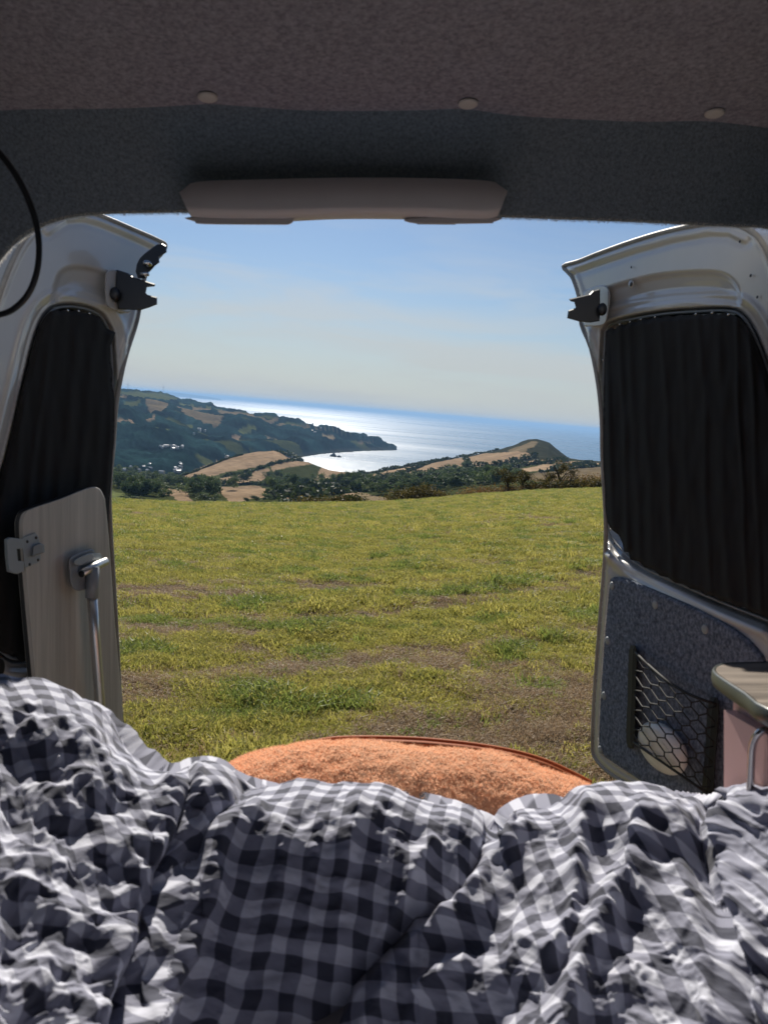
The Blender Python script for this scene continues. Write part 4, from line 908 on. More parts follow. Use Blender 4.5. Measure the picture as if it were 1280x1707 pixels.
# carpet panel with caps
CPN = smooth_poly([(1016, 975), (1019, 965), (1030, 962), (1060, 972), (1110, 993), (1160, 1015), (1210, 1042), (1245, 1068), (1265, 1090), (1280, 1120), (1292, 1170), (1298, 1300), (1290, 1400), (1200, 1378), (1110, 1330), (1050, 1290), (1008, 1262), (998, 1248), (998, 1230), (1002, 1150), (1008, 1060)], 4)
V, F = relief(PR, CPN, 2.6, lambda X, Y, D: .011 + .0012 * perlin(X / 9, Y / 9, 8) - .004 * sstep(-5, 0, D), .012); cpn = sub('carpet_panel', V, F, M['carpet'], dr)
q = np.random.default_rng(9); n2 = 5000; e = np.array([(1016, 975), (1008, 1060), (1002, 1150), (998, 1230), (998, 1250), (1008, 1262), (1048, 1289)], float); t = q.random(n2) * 5.999; i = t.astype(int); P2 = e[i] + (e[i + 1] - e[i]) * (t - i)[:, None]
P = PR.pt(P2[:, 0] + q.normal(0, .6, n2), P2[:, 1], q.uniform(.0, .011, n2)); D = PR.n * .5 - PR.d * 1.0 + q.normal(0, .5, (n2, 3)); D /= np.linalg.norm(D, axis=1)[:, None]
V, F = slivers(P, D, .004, .0003, 3); sub('carpet_fibres', V, F, M['backlit_fibre'], dr, smooth=False, kind='stuff')
ee = smooth_poly(e, 4, False); V, F = tube(PR.pt(ee[:, 0] - 1, ee[:, 1], .006 + 0 * ee[:, 0]), .0016, 6); sub('backlit_edge', V, F, M['backlit_fibre'], dr)  # white tube added for the backlit line of the raw carpet edge
for a, b in ((1020, 976.5), (1092, 1008), (1175, 1049), (1012.5, 1068), (1006.5, 1160), (1000.5, 1250)):
    V, F = dome(PR.pt(a, b, .012), PR.n, .0105, .0105, .003, 18, (0, 0, 1)); sub('screw_cap', V, F, M['pale_cap'], dr)
# storage net
def netp(u, v, off=0.0):
    TL, TR, BL, BR = np.array([1059, 1088.]), np.array([1193, 1174.]), np.array([1056, 1238.]), np.array([1182, 1325.])
    u = np.asarray(u, float); v = np.asarray(v, float)
    p = (TL * (1 - u)[..., None] + TR * u[..., None]) * (1 - v)[..., None] + (BL * (1 - u)[..., None] + BR * u[..., None]) * v[..., None]
    sag = np.sin(np.pi * u) * (1 - v) * 14; bul = .028 + .050 * np.sin(np.pi * np.clip(u, 0, 1)) ** .6 * np.sin(np.pi * np.clip(v * .62 + .2, 0, 1))
    return PR.pt(p[..., 0], p[..., 1] + sag, bul + off)
parts = []
nu, nv = 5, 9
def hexnode(i, j, s):  # nodes of a stretched hexagonal net
    return ((i + .5 * (j % 2)) / nu, j / nv + s * .026)
for j in range(nv + 1):
    for i in range(nu + 1):
        a = hexnode(i, j, -1); b = hexnode(i, j, 1); segs = [(a, b)]
        if j < nv:
            for ii in ((i, i - 1) if j % 2 == 0 else (i, i + 1)):
                segs.append((b, hexnode(ii, j + 1, -1)))
        for s0, s1 in segs:
            us = np.linspace(s0[0], s1[0], 4); vs = np.linspace(s0[1], s1[1], 4)
            if us.max() > 1.001 or us.min() < -.001 or vs.max() > 1.0 or vs.min() < -.001: continue
            parts.append(tube(netp(us, vs), .0017, 5, False))
V, F = join(*parts); sub('storage_net', V, F, M['net'], dr, kind='stuff')
uu = np.linspace(0, 1, 16)
def sub3(name, par, V, F, m, **k): return sub(name, V, F, m, par, **k)
V, F = tube(netp(uu, uu * 0), .0035, 8); sub('net_cord', V, F, M['net'], dr)
V, F = tube(netp(uu, uu * 0 + 1), .003, 8); sub('net_cord', V, F, M['net'], dr)
for (a, b, c_, d_) in (((1054, 1083), (1062, 1087), (1058, 1242), (1049, 1234)), ((1187, 1170), (1199, 1173), (1188, 1330), (1176, 1326))):
    P = smooth_poly([a, b, ((b[0] + c_[0]) / 2, (b[1] + c_[1]) / 2), c_, d_, ((a[0] + d_[0]) / 2, (a[1] + d_[1]) / 2)], 3); I = inset2(P, 1)
    V, F = prism(PR.pt(P[:, 0], P[:, 1], np.full(len(P), .024)), PR.pb(P[:, 0], P[:, 1], np.full(len(P), .010)), PR.pt(I[:, 0], I[:, 1], np.full(len(P), .029))); sub('net_strip', V, F, M['net'], dr, smooth=False)
# white rounded object in the net
wc = PR.pt(1105, 1248, .035); cu_ = van_thing('white_plastic_case', wc, 'white rounded plastic case held in the black storage net', 'case')
aa = np.linspace(0, 2 * math.pi, 41)[:-1]; V = []
ax, ay = np.array([33, 40.]), np.array([26, -21.])
prof = [(1.0, -.030), (1.0, -.006), (.985, .004), (.93, .012), (.80, .020), (.60, .026), (.35, .029), (.12, .030)]
for r_k, h_ in prof:
    cx_ = 1105 + (ax[0] * np.cos(aa) + ay[0] * np.sin(aa)) * r_k; cy_ = 1248 + (ax[1] * np.cos(aa) + ay[1] * np.sin(aa)) * r_k
    cren = .004 * np.exp(-((r_k * np.sin(aa) - .1) / .35) ** 2) if h_ > .01 else 0 * aa
    V.append(PR.pt(cx_, cy_, .024 + h_ * .8 + cren))
V = np.concatenate(V); F = [tuple(f) for f in grid_faces(len(prof), 40, True)] + [tuple(range((len(prof) - 1) * 40, len(prof) * 40)), tuple(range(40))]
vpart('case_shell', V, F, M['white_plastic'], cu_, wc)
t_ = np.linspace(-.85, .85, 14); gx = 1105 + ax[0] * t_ + ay[0] * .18 * (1 - t_ ** 2); gy = 1248 + ax[1] * t_ + ay[1] * .18 * (1 - t_ ** 2)
V, F = tube(PR.pt(gx, gy, .024 + .029 * np.sqrt(np.clip(1 - (t_ * .98) ** 2, 0, 1)) * .8 + .0035), .0011, 6); vpart('case_seam', V, F, M['grey_plastic'], cu_, wc)
# ---- left door
LO = smooth_poly([(277, 408), (262, 398), (230, 384), (195, 369), (165, 357), (140, 350), (100, 352), (70, 372), (45, 392), (22, 430), (0, 486), (-20, 560), (-40, 680), (-60, 850), (-75, 1050), (-80, 1300), (-60, 1420), (100, 1400), (190, 1330), (204, 1250), (200, 1150), (192, 1000), (186, 900), (183, 830), (186, 780), (190, 740),
                  (194, 680), (203, 625), (213, 585), (226, 545), (232, 520), (236, 490), (242, 462), (252, 440), (268, 425)], 3)
LW = smooth_poly([(83, 520), (108, 511), (140, 514), (165, 525), (176, 540), (183, 560), (187, 620), (190, 700), (187, 780), (181, 850), (176, 1010), (120, 1075), (35, 1098), (5, 1088), (-20, 1060), (-30, 980), (-15, 860), (15, 760), (38, 660), (62, 560)], 3)
LR = smooth_poly([(92, 470), (100, 452), (120, 443), (150, 445), (180, 455), (200, 462), (200, 500), (170, 506), (130, 495), (105, 492), (92, 505), (84, 500)], 4)
LT = [(270, 415), (230, 396), (195, 381), (165, 369), (140, 362), (110, 364), (80, 385)]
V, F = relief(PL, LO, 2.4, door_fn(LW, LR, None, 1, LT), .05, holes=[inset2(LW, 2)])
dl = vpart('rear_door', V, F, M['white_metal'], van, vb, label='left hand rear door with black curtain')
A = PL.pb(LO[:, 0], LO[:, 1], np.full(len(LO), -.06)); sub('outer_skin', A, [tuple(range(len(A)))], M['white_metal'], dl, smooth=False)
A = PL.pb(LW[:, 0], LW[:, 1], np.full(len(LW), -.035)); V, F = prism(A, PL.pb(LW[:, 0], LW[:, 1], np.full(len(LW), -.04))); sub('window_glass', V, F, M['glass'], dl, smooth=False)
ps = LW; V, F = tube(PL.pt(np.append(ps[:, 0], ps[0, 0]), np.append(ps[:, 1], ps[0, 1]), np.full(len(ps) + 1, -.018)), .0035, 6, False); sub('window_seal', V, F, M['grey_plastic'], dl)
CL_ = np.array([(78, 528), (86, 519), (94, 516), (102, 519), (112, 516), (120, 519), (130, 517), (140, 521), (150, 521), (158, 525), (166, 528), (174, 540), (178, 547), (193, 554), (189, 566), (184, 576), (184, 600), (188, 620), (187, 640), (191, 660), (191, 700), (190, 745), (187, 790), (183, 830), (180, 880), (178, 1000), (172, 1020), (120, 1080), (60, 1096), (38, 1104), (28, 1094), (10, 1090), (-5, 1080), (-25, 1050), (-30, 980), (-15, 860), (10, 770), (35, 670), (55, 590), (68, 545)], float)
V, F = curtain(PL, CL_, -1, 9, .12); sub('curtain', V, F, M['curtain'], dl)
latch(2.03, [(195, 449), (205, 452), (214, 455), (224, 462), (240, 467), (259, 473), (258, 477), (250, 478), (245, 478.5), (243, 488), (246, 491), (262, 495), (262, 507), (250, 512), (234, 517), (197, 515), (196, 504), (185, 503), (183, 485), (193, 478)], None, None, dl)
V, F = dome(vpt(192, 490, 2.02), (0, -1, 0), .013, .018, .012, 16); sub('latch_knob', V, F, M['black_plastic'], dl)
P = smooth_poly([(176, 456), (190, 448), (200, 452), (215, 457), (225, 465), (220, 515), (205, 520), (182, 513), (176, 500)], 4); I = inset2(P, 2)
V, F = prism(PL.pt(P[:, 0], P[:, 1], np.full(len(P), .012)), PL.pt(P[:, 0], P[:, 1], np.full(len(P), -.03)), PL.pt(I[:, 0], I[:, 1], np.full(len(P), .018))); sub('latch_mount', V, F, M['white_metal'], dl, smooth=False)
P = np.array([(240, 423), (254, 412), (263, 406), (270, 405), (277, 409), (278, 420), (270, 425), (265, 428), (266, 437), (258, 443), (254, 448), (246, 456), (242, 464), (230, 463), (226, 452), (228, 440), (233, 430)], float); I = inset2(P, 1.3)
V, F = prism(vpt(P[:, 0], P[:, 1], 2.035), vpt(P[:, 0], P[:, 1], 2.07), vpt(I[:, 0], I[:, 1], 2.03)); sub('striker_bracket', V, F, M['black_plastic'], dl, smooth=False)
V, F = dome(vpt(246, 440, 2.02), (0, -1, .3), .012, .008, .012, 12); sub('striker_pin', V, F, M['chrome'], dl)
V, F = tube(vpt(np.array([234., 248.]), np.array([457., 456.]), 2.02), .006, 10); sub('striker_pin', V, F, M['chrome'], dl)
for a, b in ((113, 517), (131, 518), (149, 522)):
    V, F = dome(PL.pt(a, b, .014), PL.n, .003, .003, .002, 10, (0, 0, 1)); sub('curtain_hook', V, F, M['chrome'], dl)
V, F = dome(PL.pt(0, 1113, .004), PL.n, .02, .014, .003, 16, (0, 0, 1)); sub('bung', V, F, M['black_plastic'], dl)
edge(PL, inset2(LO, .8), dl)
# ---- folding table stowed against the left door
PT = Plane((-.715, 2.10), (-.90, 1.38), 1, .060)
tb = PT.pt(120, 1240); tab = van_thing('folding_table', tb, 'pale wood grained folding table stowed upright against the left rear door', 'table')
TP = [(36, 895)]
TP = smooth_poly([(37, 880), (38, 866), (44, 853), (58, 846), (100, 832), (140, 816), (158, 812), (168, 817), (175, 832)], 4, False).tolist() + [(182, 900), (192, 1040), (202, 1150), (210, 1260), (214, 1330), (80, 1350), (70, 1250), (60, 1150), (48, 1020), (38, 905)]
P = np.array(TP); I = inset2(P, 1.0)
def z0(n, v): return np.full(n, v)
V, F = prism(PT.pt(P[:, 0], P[:, 1], z0(len(P), -.0015)), PT.pb(P[:, 0], P[:, 1], z0(len(P), -.019)), PT.pt(I[:, 0], I[:, 1], z0(len(P), 0.0))); vpart('tabletop', V, F, M['table_wood'], tab, tb, smooth=False)
O_ = inset2(P, -.6); V, F = prism(PT.pt(O_[:, 0], O_[:, 1], z0(len(P), -.003)), PT.pb(O_[:, 0], O_[:, 1], z0(len(P), -.0175))); vpart('edge_trim', V, F, M['black_plastic'], tab, tb, smooth=False)
# hinge bracket on its left side
def plate(pts, o0, o1, name, m, par, base, bev=.8, sm=3):
    P = smooth_poly(pts, sm) if sm > 1 else np.array(pts, float); I = inset2(P, bev)
    V, F = prism(PT.pt(P[:, 0], P[:, 1], z0(len(P), o1 - .0015)), (PT.pb(P[:, 0], P[:, 1], z0(len(P), o1)) - PT.n * (o1 - o0)), PT.pt(I[:, 0], I[:, 1], z0(len(P), o1))); return vpart(name, V, F, m, par, base, smooth=False)
hb_ = plate([(36, 897), (58, 888), (63, 893), (67, 905), (68, 930), (64, 938), (42, 947), (40, 940)], 0, .004, 'hinge_bracket', M['pale_cap'], tab, tb, sm=1)
plate([(11, 899), (18, 896), (38, 899), (40, 915), (28, 915), (30, 935), (40, 936), (40, 952), (29, 957), (15, 953), (12, 925)], -.006, .012, 'hinge_block', M['pale_cap'], tab, tb, sm=1)
plate([(55, 911), (66, 906), (71, 909), (72, 921), (60, 925), (54, 928)], .004, .012, 'catch', M['grey_plastic'], tab, tb, sm=1)
for a, b in ((45.5, 903), (60, 896.5), (49.5, 941), (63.5, 933.5)):
    V, F = dome(PT.pt(a, b, .004), PT.n, .0035, .0035, .0015, 10, (0, 0, 1)); vpart('screw', V, F, M['black_plastic'], tab, tb)
# leg mount and leg
lm = plate([(115, 935), (122, 926), (150, 916), (158, 920), (160, 940), (150, 960), (146, 980), (128, 985), (119, 975), (116, 955)], 0, .022, 'leg_mount', M['grey_plastic'], tab, tb, 2.0)
plate([(124, 934), (150, 922), (156, 926), (155, 933), (130, 943)], .022, .030, 'leg_mount_lip', M['pale_cap'], tab, tb, 1.0)
A = PT.pt(np.array([137., 158., 176.]), np.array([955., 944., 936.]), z0(3, .034)); V, F = tube(A, [.0095, .0105, .010], 14); vpart('pivot', V, F, M['alu'], tab, tb)
V, F = dome(PT.pt(136, 957, .034), (-.3, -1, 0), .008, .008, .002, 12); vpart('pivot_cap', V, F, M['black_plastic'], tab, tb)
A = PT.pt(np.array([155., 154., 153.]), np.array([945., 972., 997.]), z0(3, .036)); V, F = tube(A, [.0145, .0150, .0150], 18); vpart('leg_socket', V, F, M['grey_plastic'], tab, tb)
A = PT.pt(np.array([153., 158., 165., 176.]), np.array([990., 1060., 1150., 1290.]), z0(4, .036)); V, F = tube(A, .0118, 18); vpart('leg', V, F, M['alu'], tab, tb)
# ---- cupboard on the right
cb = (.6, .95, -1.2); cp = van_thing('cupboard', cb, 'pink cupboard with grey wood worktop at the right edge beside the rear door', 'cupboard')
ZT = -.2440
def topxy(px, py): y = ZT * FPX / (853.5 - py); return [(px - 640) / FPX * y, y]
WT = [topxy(1187, 1119), topxy(1190, 1112), topxy(1203, 1107.5), topxy(1225, 1106), topxy(1280, 1104.5)]
WT = np.array(WT); WT = np.concatenate([WT, [[.78, WT[-1, 1]], [.78, .2], [.525, .2], [.515, .8], topxy(1280, 1184), topxy(1240, 1157), topxy(1200, 1131)]])
P = smooth_poly(WT, 3); I = inset2(P, .0055)
def lvl(Q, z): return np.concatenate([Q, np.full((len(Q), 1), z)], 1)
V, F = prism(lvl(I, ZT + .0008), lvl(I, ZT - .020)); vpart('worktop', V, F, M['worktop'], cp, cb, smooth=False)
E = inset2(P, .001); n = len(P); rings = [lvl(inset2(P, .005), ZT), lvl(inset2(P, .002), ZT + .002), lvl(P, ZT - .001), lvl(inset2(P, -.0015), ZT - .012), lvl(P, ZT - .020), lvl(inset2(P, .004), ZT - .023), lvl(inset2(P, .02), ZT - .023)]
vpart('worktop_edging', np.concatenate(rings), grid_faces(len(rings), n, True), M['edging'], cp, cb)
x0 = .512; yR = 1.135
V, F = box(((x0 + .78) / 2 + .004, (yR + .2) / 2, (ZT - .03 - 1.2) / 2), (.78 - x0, yR - .2, 1.2 + ZT - .03)); vpart('carcass', V, F, M['pink'], cp, cb, smooth=False)
V, F = box((x0 - .0065, (yR + .25) / 2 - .012, -.62), (.017, yR - .25, .66)); vpart('door_panel', V, F, M['pink'], cp, cb, smooth=False)
# handle: bent chrome bar
hx = x0 - .03
def onx(px, py, x): y = x * FPX / (px - 640); return np.array([x, y, (853.5 - py) / FPX * y])
hp = [onx(1287, 1216, hx + .024), onx(1277, 1217, hx + .012), onx(1267, 1221, hx + .004), onx(1259, 1230, hx), onx(1254, 1246, hx), onx(1252, 1275, hx), onx(1250, 1330, hx), onx(1249, 1380, hx), onx(1256, 1390, hx + .024)]
V, F = tube(smooth_poly(hp, 4, False), .0048, 10); vpart('handle', V, F, M['chrome'], cp, cb)

# ---- bed
mb = (-.2, .3, -1.2); bed = van_thing('bed_base', mb, 'grey bed mattress almost hidden under the gingham duvet', 'bed')
V, F = box((-.19, -.2, -.70), (1.36, 2.9, .12)); vpart('mattress', V, F, M['sole'], bed, mb, smooth=False)
V, F = box((-.19, -.2, -1.0), (1.36, 2.9, .46)); vpart('bed_box', V, F, M['floor'], bed, mb, smooth=False)

# ---- orange fleece pillow behind the duvet
pb = (.05, 1.35, -.6); pil = van_thing('orange_pillow', pb, 'orange fleece cushion with piped rim lying beyond the gingham duvet', 'cushion')
ptop = smooth_poly([(330, 1330), (350, 1298), (385, 1276), (420, 1262), (470, 1251), (520, 1245), (570, 1243), (640, 1245), (720, 1250), (790, 1259), (860, 1272), (920, 1289), (985, 1311), (1010, 1332), (1020, 1352)], 6, False)
U = np.linspace(0, 1, 260); idx = U * (len(ptop) - 1); TX = np.interp(idx, np.arange(len(ptop)), ptop[:, 0]); TY = np.interp(idx, np.arange(len(ptop)), ptop[:, 1])
rowsP = []; tv = np.linspace(0, 1, 90)
e_ = np.sin(np.pi * np.clip(U, .0, 1)) ** .5
TOP = vpt(TX, TY, 1.40); 
for t in tv:
    # arc from behind the crest, over it and down the near side
    a = -1.1 + 3.0 * t
    dyv = -math.sin(a) * .17; dzv = (math.cos(a) - 1) * .13
    P = TOP + np.stack([0 * U, dyv * e_, dzv * (e_ * .9 + .1)], 1)
    P[:, 2] += .006 * perlin(P[:, 0] * 7, P[:, 1] * 7 + 3, 80) + .003 * perlin(P[:, 0] * 30, P[:, 1] * 30, 81) + .0025 * perlin(P[:, 0] * 90, P[:, 1] * 90, 82)
    dent = np.exp(-((TX - 760) / 90) ** 2) * sstep(.35, .7, t) * .02; P[:, 2] -= dent
    rowsP.append(P)
PV = np.array(rowsP); vpart('pillow_body', PV.reshape(-1, 3), grid_faces(90, 260), M['fleece'], pil, pb)
q = np.random.default_rng(12); npile = 60000; ii = q.integers(20, 84, npile); jj = q.integers(2, 257, npile); P = PV[ii, jj] + (PV[ii + 1, jj] - PV[ii, jj]) * q.random((npile, 1)) + (PV[ii, jj + 1] - PV[ii, jj]) * q.random((npile, 1))
cN = np.cross(PV[ii, jj + 1] - PV[ii, jj], PV[ii + 1, jj] - PV[ii, jj]); cN /= np.linalg.norm(cN, axis=1)[:, None] + 1e-9; cN *= np.sign(cN[:, 2:3] + .2 - cN[:, 1:2])
D = cN + q.normal(0, .55, (npile, 3)); D /= np.linalg.norm(D, axis=1)[:, None]
V, F = slivers(P, D, .006, .0007, 14); vpart('fleece_pile', V, F, M['orange_pile'], pil, pb, smooth=False, kind='stuff')
pp = smooth_poly([(500, 1243), (545, 1232), (600, 1229), (680, 1230.5), (740, 1235), (800, 1242), (860, 1253), (910, 1268), (950, 1286), (985, 1304)], 5, False)
V, F = tube(vpt(pp[:, 0], pp[:, 1] + 1.0, 1.47), .0042, 8); vpart('piping', V, F, M['piping'], pil, pb)
pr2 = [vpt(pp[:, 0], pp[:, 1] + 2, 1.47), vpt(pp[:, 0], pp[:, 1] + 9, 1.44), vpt(pp[:, 0], pp[:, 1] + 40, 1.46)]
vpart('pillow_border', np.concatenate(pr2), grid_faces(3, len(pp)), M['piping'], pil, pb)

# ---- the duvet
SIL = smooth_poly([(-160, 1180), (-80, 1140), (0, 1122), (50, 1126), (100, 1140), (150, 1165), (185, 1195), (210, 1232), (235, 1252), (255, 1268), (280, 1269), (296, 1264), (312, 1258), (330, 1255), (350, 1258), (380, 1275), (410, 1290), (440, 1298), (500, 1298), (545, 1301), (570, 1297), (620, 1302), (680, 1314), (730, 1326), (780, 1336), (815, 1350), (834, 1364),
                   (850, 1345), (870, 1335), (910, 1326), (960, 1318), (1000, 1311), (1060, 1305), (1110, 1306), (1150, 1316), (1180, 1328), (1194, 1331), (1206, 1316), (1230, 1308), (1280, 1316), (1340, 1325), (1450, 1340)], 4, False)
ncol, nrow = 820, 400
PXc = np.linspace(-150, 1430, ncol); SY = np.interp(PXc, SIL[:, 0], SIL[:, 1])
knots = [-200, 0, 150, 260, 330, 450, 700, 833, 900, 1050, 1190, 1280, 1450]
def kn(v): return np.interp(PXc, knots, v)
ysil = kn([1.16, 1.16, 1.18, 1.16, 1.17, 1.22, 1.22, 1.18, 1.21, 1.20, 1.11, .985, .78])
# profile below the silhouette: (pixel fraction down the frame) -> depth
ytop = kn([.96, .98, 1.01, 1.0, 1.04, 1.06, 1.06, 1.04, 1.05, 1.05, .98, .90, .70])
ymid = kn([.80, .81, .87, .90, .97, 1.005, 1.00, .93, .92, .93, .87, .81, .64])
ylow = kn([.66, .67, .74, .80, .90, .945, .93, .85, .80, .81, .77, .73, .58])
rr_ = np.linspace(0, 1, nrow)
BEH = 40
PY = []; YD = []
botpx = 1790.0
for r in rr_:
    PY.append(SY + (botpx - SY) * r)
PY = np.array(PY); PXX = np.tile(PXc, (nrow, 1))
fr_ = (PY - SY[None]) / (1707 - SY[None])
k0 = np.array([0, .07, .25, .58, 1.0, 1.2]); YD = np.empty_like(PY)
for j in range(ncol):
    yk = np.array([ysil[j], ysil[j] - (ysil[j] - ytop[j]) * .55, ytop[j], ymid[j], ylow[j], ylow[j] - .05]); YD[:, j] = pchip(k0, yk, fr_[:, j])
Bp = vpt(PXX, PY, YD)
# rows behind the crest: the cloth turns over and falls away
beh = []
for k in range(BEH, 0, -1):
    s = k / BEH; P = Bp[0] + np.stack([0 * PXc, (.02 + .18 * sstep(1215, 1130, PXc)) * s, 0 * PXc], 1); P[:, 2] -= .28 * s ** 1.7; beh.append(P)
Bp = np.concatenate([np.array(beh), Bp]); NR = len(Bp)
PXF = np.concatenate([np.tile(PXc, (BEH, 1)), PXX]); PYF = np.concatenate([SY[None] - (np.arange(BEH, 0, -1) * 1.6)[:, None], PY])
# smooth the junction
nrm = np.cross(np.gradient(Bp, axis=1), np.gradient(Bp, axis=0)); nrm /= np.linalg.norm(nrm, axis=2)[..., None]; nrm *= np.sign(nrm[..., 2:3] - nrm[..., 1:2])
def folds():
    h = np.zeros(PXF.shape)
    def ridge(pts, amp, wl, wr, taper=True):
        d, _, _, t, sg = segdist(PXF, PYF, smooth_poly(pts, 4, False)); n = (len(pts) - 1) * 4; wv = np.where(sg > 0, wl, wr)
        e = np.exp(-(d / wv) ** 2); 
        if taper: e = e * sstep(0, .12 * n, t + .3) * sstep(n + .3, .9 * n, t)
        return amp * e * (1 + .3 * perlin(t * .9, t * 0 + amp * 900, 90))
    def crease(pts, amp, wv):
        d, _, _, t, sg = segdist(PXF, PYF, smooth_poly(pts, 4, False)); return -amp * np.exp(-np.abs(d) / wv)
    # broad rounded folds over the left mound
    h += ridge([(-60, 1210), (60, 1240), (150, 1310), (200, 1420), (215, 1500)], .005, 34, 40)
    h += ridge([(-80, 1400), (20, 1450), (90, 1530), (120, 1640), (130, 1740)], .005, 38, 44)
    h += crease([(-60, 1320), (60, 1350), (140, 1430), (165, 1540), (160, 1700)], .006, 22)
    # left mound | narrow strip
    h += crease([(318, 1290), (312, 1330), (292, 1400), (262, 1480), (240, 1560), (222, 1640), (205, 1740)], .034, 16)
    h += ridge([(283, 1275), (296, 1310), (280, 1380), (250, 1450), (225, 1520), (190, 1620), (170, 1740)], .020, 30, 30)
    h += ridge([(330, 1262), (335, 1310), (328, 1330)], .012, 14, 14)
    h += crease([(420, 1300), (375, 1345), (345, 1385), (325, 1440)], .016, 12)
    h += ridge([(450, 1318), (400, 1350), (360, 1410), (350, 1480), (322, 1550), (290, 1630), (255, 1740)], .022, 16, 24)
    # centre fold running down left from the notch
    h += crease([(834, 1366), (815, 1400), (760, 1460), (700, 1520), (640, 1585), (585, 1640), (525, 1740)], .050, 26)
    h += ridge([(850, 1352), (835, 1400), (790, 1455), (740, 1515), (690, 1570), (640, 1640), (590, 1740)], .026, 20, 26)
    h += ridge([(735, 1380), (700, 1425), (680, 1480), (650, 1535), (620, 1590)], .019, 15, 15)
    h += ridge([(700, 1545), (640, 1600), (590, 1655), (540, 1740)], .016, 11, 11)
    h += ridge([(780, 1590), (715, 1640), (660, 1740)], .018, 16, 18)
    h += ridge([(600, 1310), (590, 1370), (570, 1430), (560, 1480)], .009, 16, 16)
    h += ridge([(480, 1385), (470, 1430), (465, 1500)], .007, 12, 12)
    # right side
    h += ridge([(1080, 1312), (1075, 1380), (1050, 1450), (1015, 1500), (990, 1560), (950, 1640), (910, 1740)], .030, 26, 30)
    h += ridge([(985, 1320), (968, 1380), (962, 1440), (955, 1500), (935, 1560), (905, 1600)], .017, 15, 17)
    h += ridge([(880, 1345), (850, 1400), (845, 1450), (800, 1520)], .012, 18, 18)
    h += ridge([(1120, 1320), (1128, 1400), (1150, 1500), (1190, 1740)], .010, 20, 16)
    h += crease([(1192, 1333), (1165, 1360), (1172, 1420), (1195, 1500), (1220, 1590), (1240, 1740)], .024, 22)
    h += ridge([(1215, 1318), (1192, 1370), (1200, 1430), (1225, 1520), (1255, 1600), (1275, 1740)], .022, 14, 22)
    h += crease([(930, 1330), (925, 1420), (915, 1500)], .010, 20)
    return h
H = folds()
uu_ = PXF / 100; vv_ = PYF / 100
left = sstep(330, 250, PXF + (PYF - 1400) * .25); frt = sstep(1170, 1200, PXF - (PYF - 1400) * .25)
topz = sstep(1420, 1350, PYF)
# seersucker crumple, strongest on the left mound and over the crest
wx_ = PXF + 16 * perlin(uu_ * 1.7, vv_ * 1.7, 31); wy_ = PYF + 16 * perlin(uu_ * 1.7, vv_ * 1.7, 32)
def soft(x, e=.10): return np.sqrt(x * x + e * e)
def billow(sx_, sy_, seed, e=.12): return .62 - soft(perlin(wx_ / sx_, wy_ / sy_, seed), e) * 1.5
c1 = billow(54, 40, 33, .16); c2 = billow(30, 22, 34, .16); c3 = perlin(wx_ / 15, wy_ / 9, 35); c4 = perlin(wx_ / 110, wy_ / 85, 36); c5 = perlin(PXF / 34, PYF / 24, 39)
patch = sstep(-.25, .35, perlin(PXF / 75, PYF / 62, 37))
ridgy = sstep(.004, .018, H)
crest_ = np.concatenate([np.full((BEH, ncol), .50), .50 + .50 * sstep(0, .12, fr_)])
calm = sstep(350, 450, PXF + 30 * c4) * sstep(720, 580, PXF + 40 * c4) * sstep(1370, 1470, PYF + 30 * perlin(PXF / 40, PYF / 40, 43))
amp = (.35 + .45 * left + .30 * topz + .40 * frt + .35 * ridgy + .25 * patch * sstep(835, 900, PXF)) * crest_ * (1 - .80 * calm)
H2 = H * .95 + amp * (.0100 * c1 + .0040 * c2 + .0005 * c3 + .0012 * c5) + .017 * c4 * (1 - .5 * calm)
# seersucker: puckered stripes alternate with flat ones right across the cloth
str_ = Bp[..., 0] + .12 * Bp[..., 1]; ph = np.abs(((str_ / .043) % 1) - .5) * 2
H2 += .0015 * sstep(.45, .85, ph) * perlin(PXF / 12, PYF / 11, 38) * (1 - .55 * calm) + .0003 * perlin(PXF / 9, PYF / 8, 44)
gath = np.exp(-((PXF - 470 + (PYF - 1400) * .10) / 10) ** 2) + np.exp(-((PXF - 528 + (PYF - 1400) * .12) / 9) ** 2) + np.exp(-((PXF - 585 + (PYF - 1400) * .15) / 11) ** 2)
H2 += calm * (.0050 * perlin(PXF / 60, PYF / 30, 45) + .0016 * c5) + gath * (.004 + .007 * perlin(PXF / 26, PYF / 16, 46)) * sstep(1620, 1430, PYF) * sstep(1330, 1380, PYF)
fadeb = np.ones(NR); fadeb[:BEH] = np.linspace(.2, 1, BEH)
DV = Bp + nrm * (H2 * fadeb[:, None] - .008)[..., None]
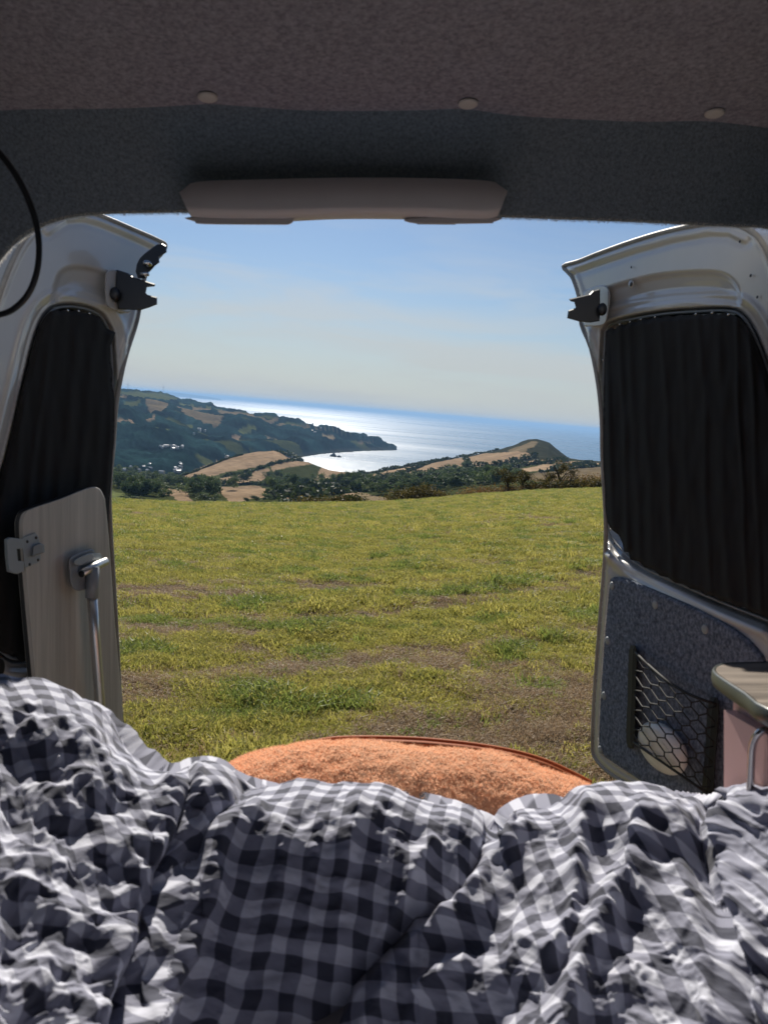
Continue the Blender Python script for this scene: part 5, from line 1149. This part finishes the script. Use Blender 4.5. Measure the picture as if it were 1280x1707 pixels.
# cloth coordinates
arc = np.cumsum(np.concatenate([np.zeros((1, ncol)), np.linalg.norm(np.diff(Bp, axis=0), axis=2)]), 0); arc = arc - arc[BEH][None]
Uc = Bp[..., 0] + .0; Vc = arc
def rot(u, v, a, du, dv): return u * math.cos(a) - v * math.sin(a) + du, u * math.sin(a) + v * math.cos(a) + dv
def side_of(pts):
    P = np.array(pts, float); xs_ = np.interp(PYF, P[:, 1], P[:, 0]); return PXF - xs_
sA = side_of([(305, 1255), (318, 1290), (312, 1330), (292, 1400), (262, 1480), (240, 1560), (222, 1640), (205, 1740)])
sB = side_of([(425, 1290), (375, 1345), (345, 1385), (325, 1440), (300, 1560), (250, 1740)])
sC = side_of([(834, 1366), (815, 1400), (760, 1460), (700, 1520), (640, 1585), (585, 1640), (525, 1740)])
sD = side_of([(1192, 1333), (1165, 1360), (1172, 1420), (1195, 1500), (1220, 1590), (1240, 1740)])
UV = np.stack(rot(Uc, Vc, R(-8), 0, 0), -1)                              # centre
UVl = np.stack(rot(Uc, Vc, R(33), .01, .02), -1); UVs = np.stack(rot(Uc, Vc, R(-38), .013, .004), -1)
UVr = np.stack(rot(Uc, Vc, R(4), .007, .011), -1); UVf = np.stack(rot(Uc, Vc, R(22), .0, .006), -1)
UV = np.where((sB < 0)[..., None], UVs, UV); UV = np.where((sA < 0)[..., None], UVl, UV); UV = np.where((sC > 0)[..., None], UVr, UV); UV = np.where((sD > 0)[..., None], UVf, UV)
UV = UV + np.stack([.003 * perlin(uu_ * 2, vv_ * 2, 41), .003 * perlin(uu_ * 2, vv_ * 2, 42)], -1) + np.array([3.0, 3.0])
db = (-.1, .9, -.6); duv = van_thing('gingham_duvet', db, 'crumpled white, grey and navy gingham duvet heaped over the bed', 'duvet')
vpart('duvet_cover', DV.reshape(-1, 3), grid_faces(NR, ncol)[:, ::-1], M['gingham'], duv, db, uv=UV.reshape(-1, 2))
# the duvet goes on towards the viewer, below the picture
ext = [DV[-1]]
for k in range(1, 14):
    P = DV[-1].copy(); P[:, 1] -= .07 * k; P[:, 2] = DV[-1][:, 2] * (1 - min(1, k / 3)) + min(1, k / 3) * (-.60 + .012 * np.sin(P[:, 0] * 9 + k)); ext.append(P)
ext = np.array(ext)[:, ::6]; vpart('duvet_back', ext.reshape(-1, 3), grid_faces(len(ext), ext.shape[1])[:, ::-1], M['gingham'], duv, db, uv=(ext[..., :2].reshape(-1, 2) + 3))
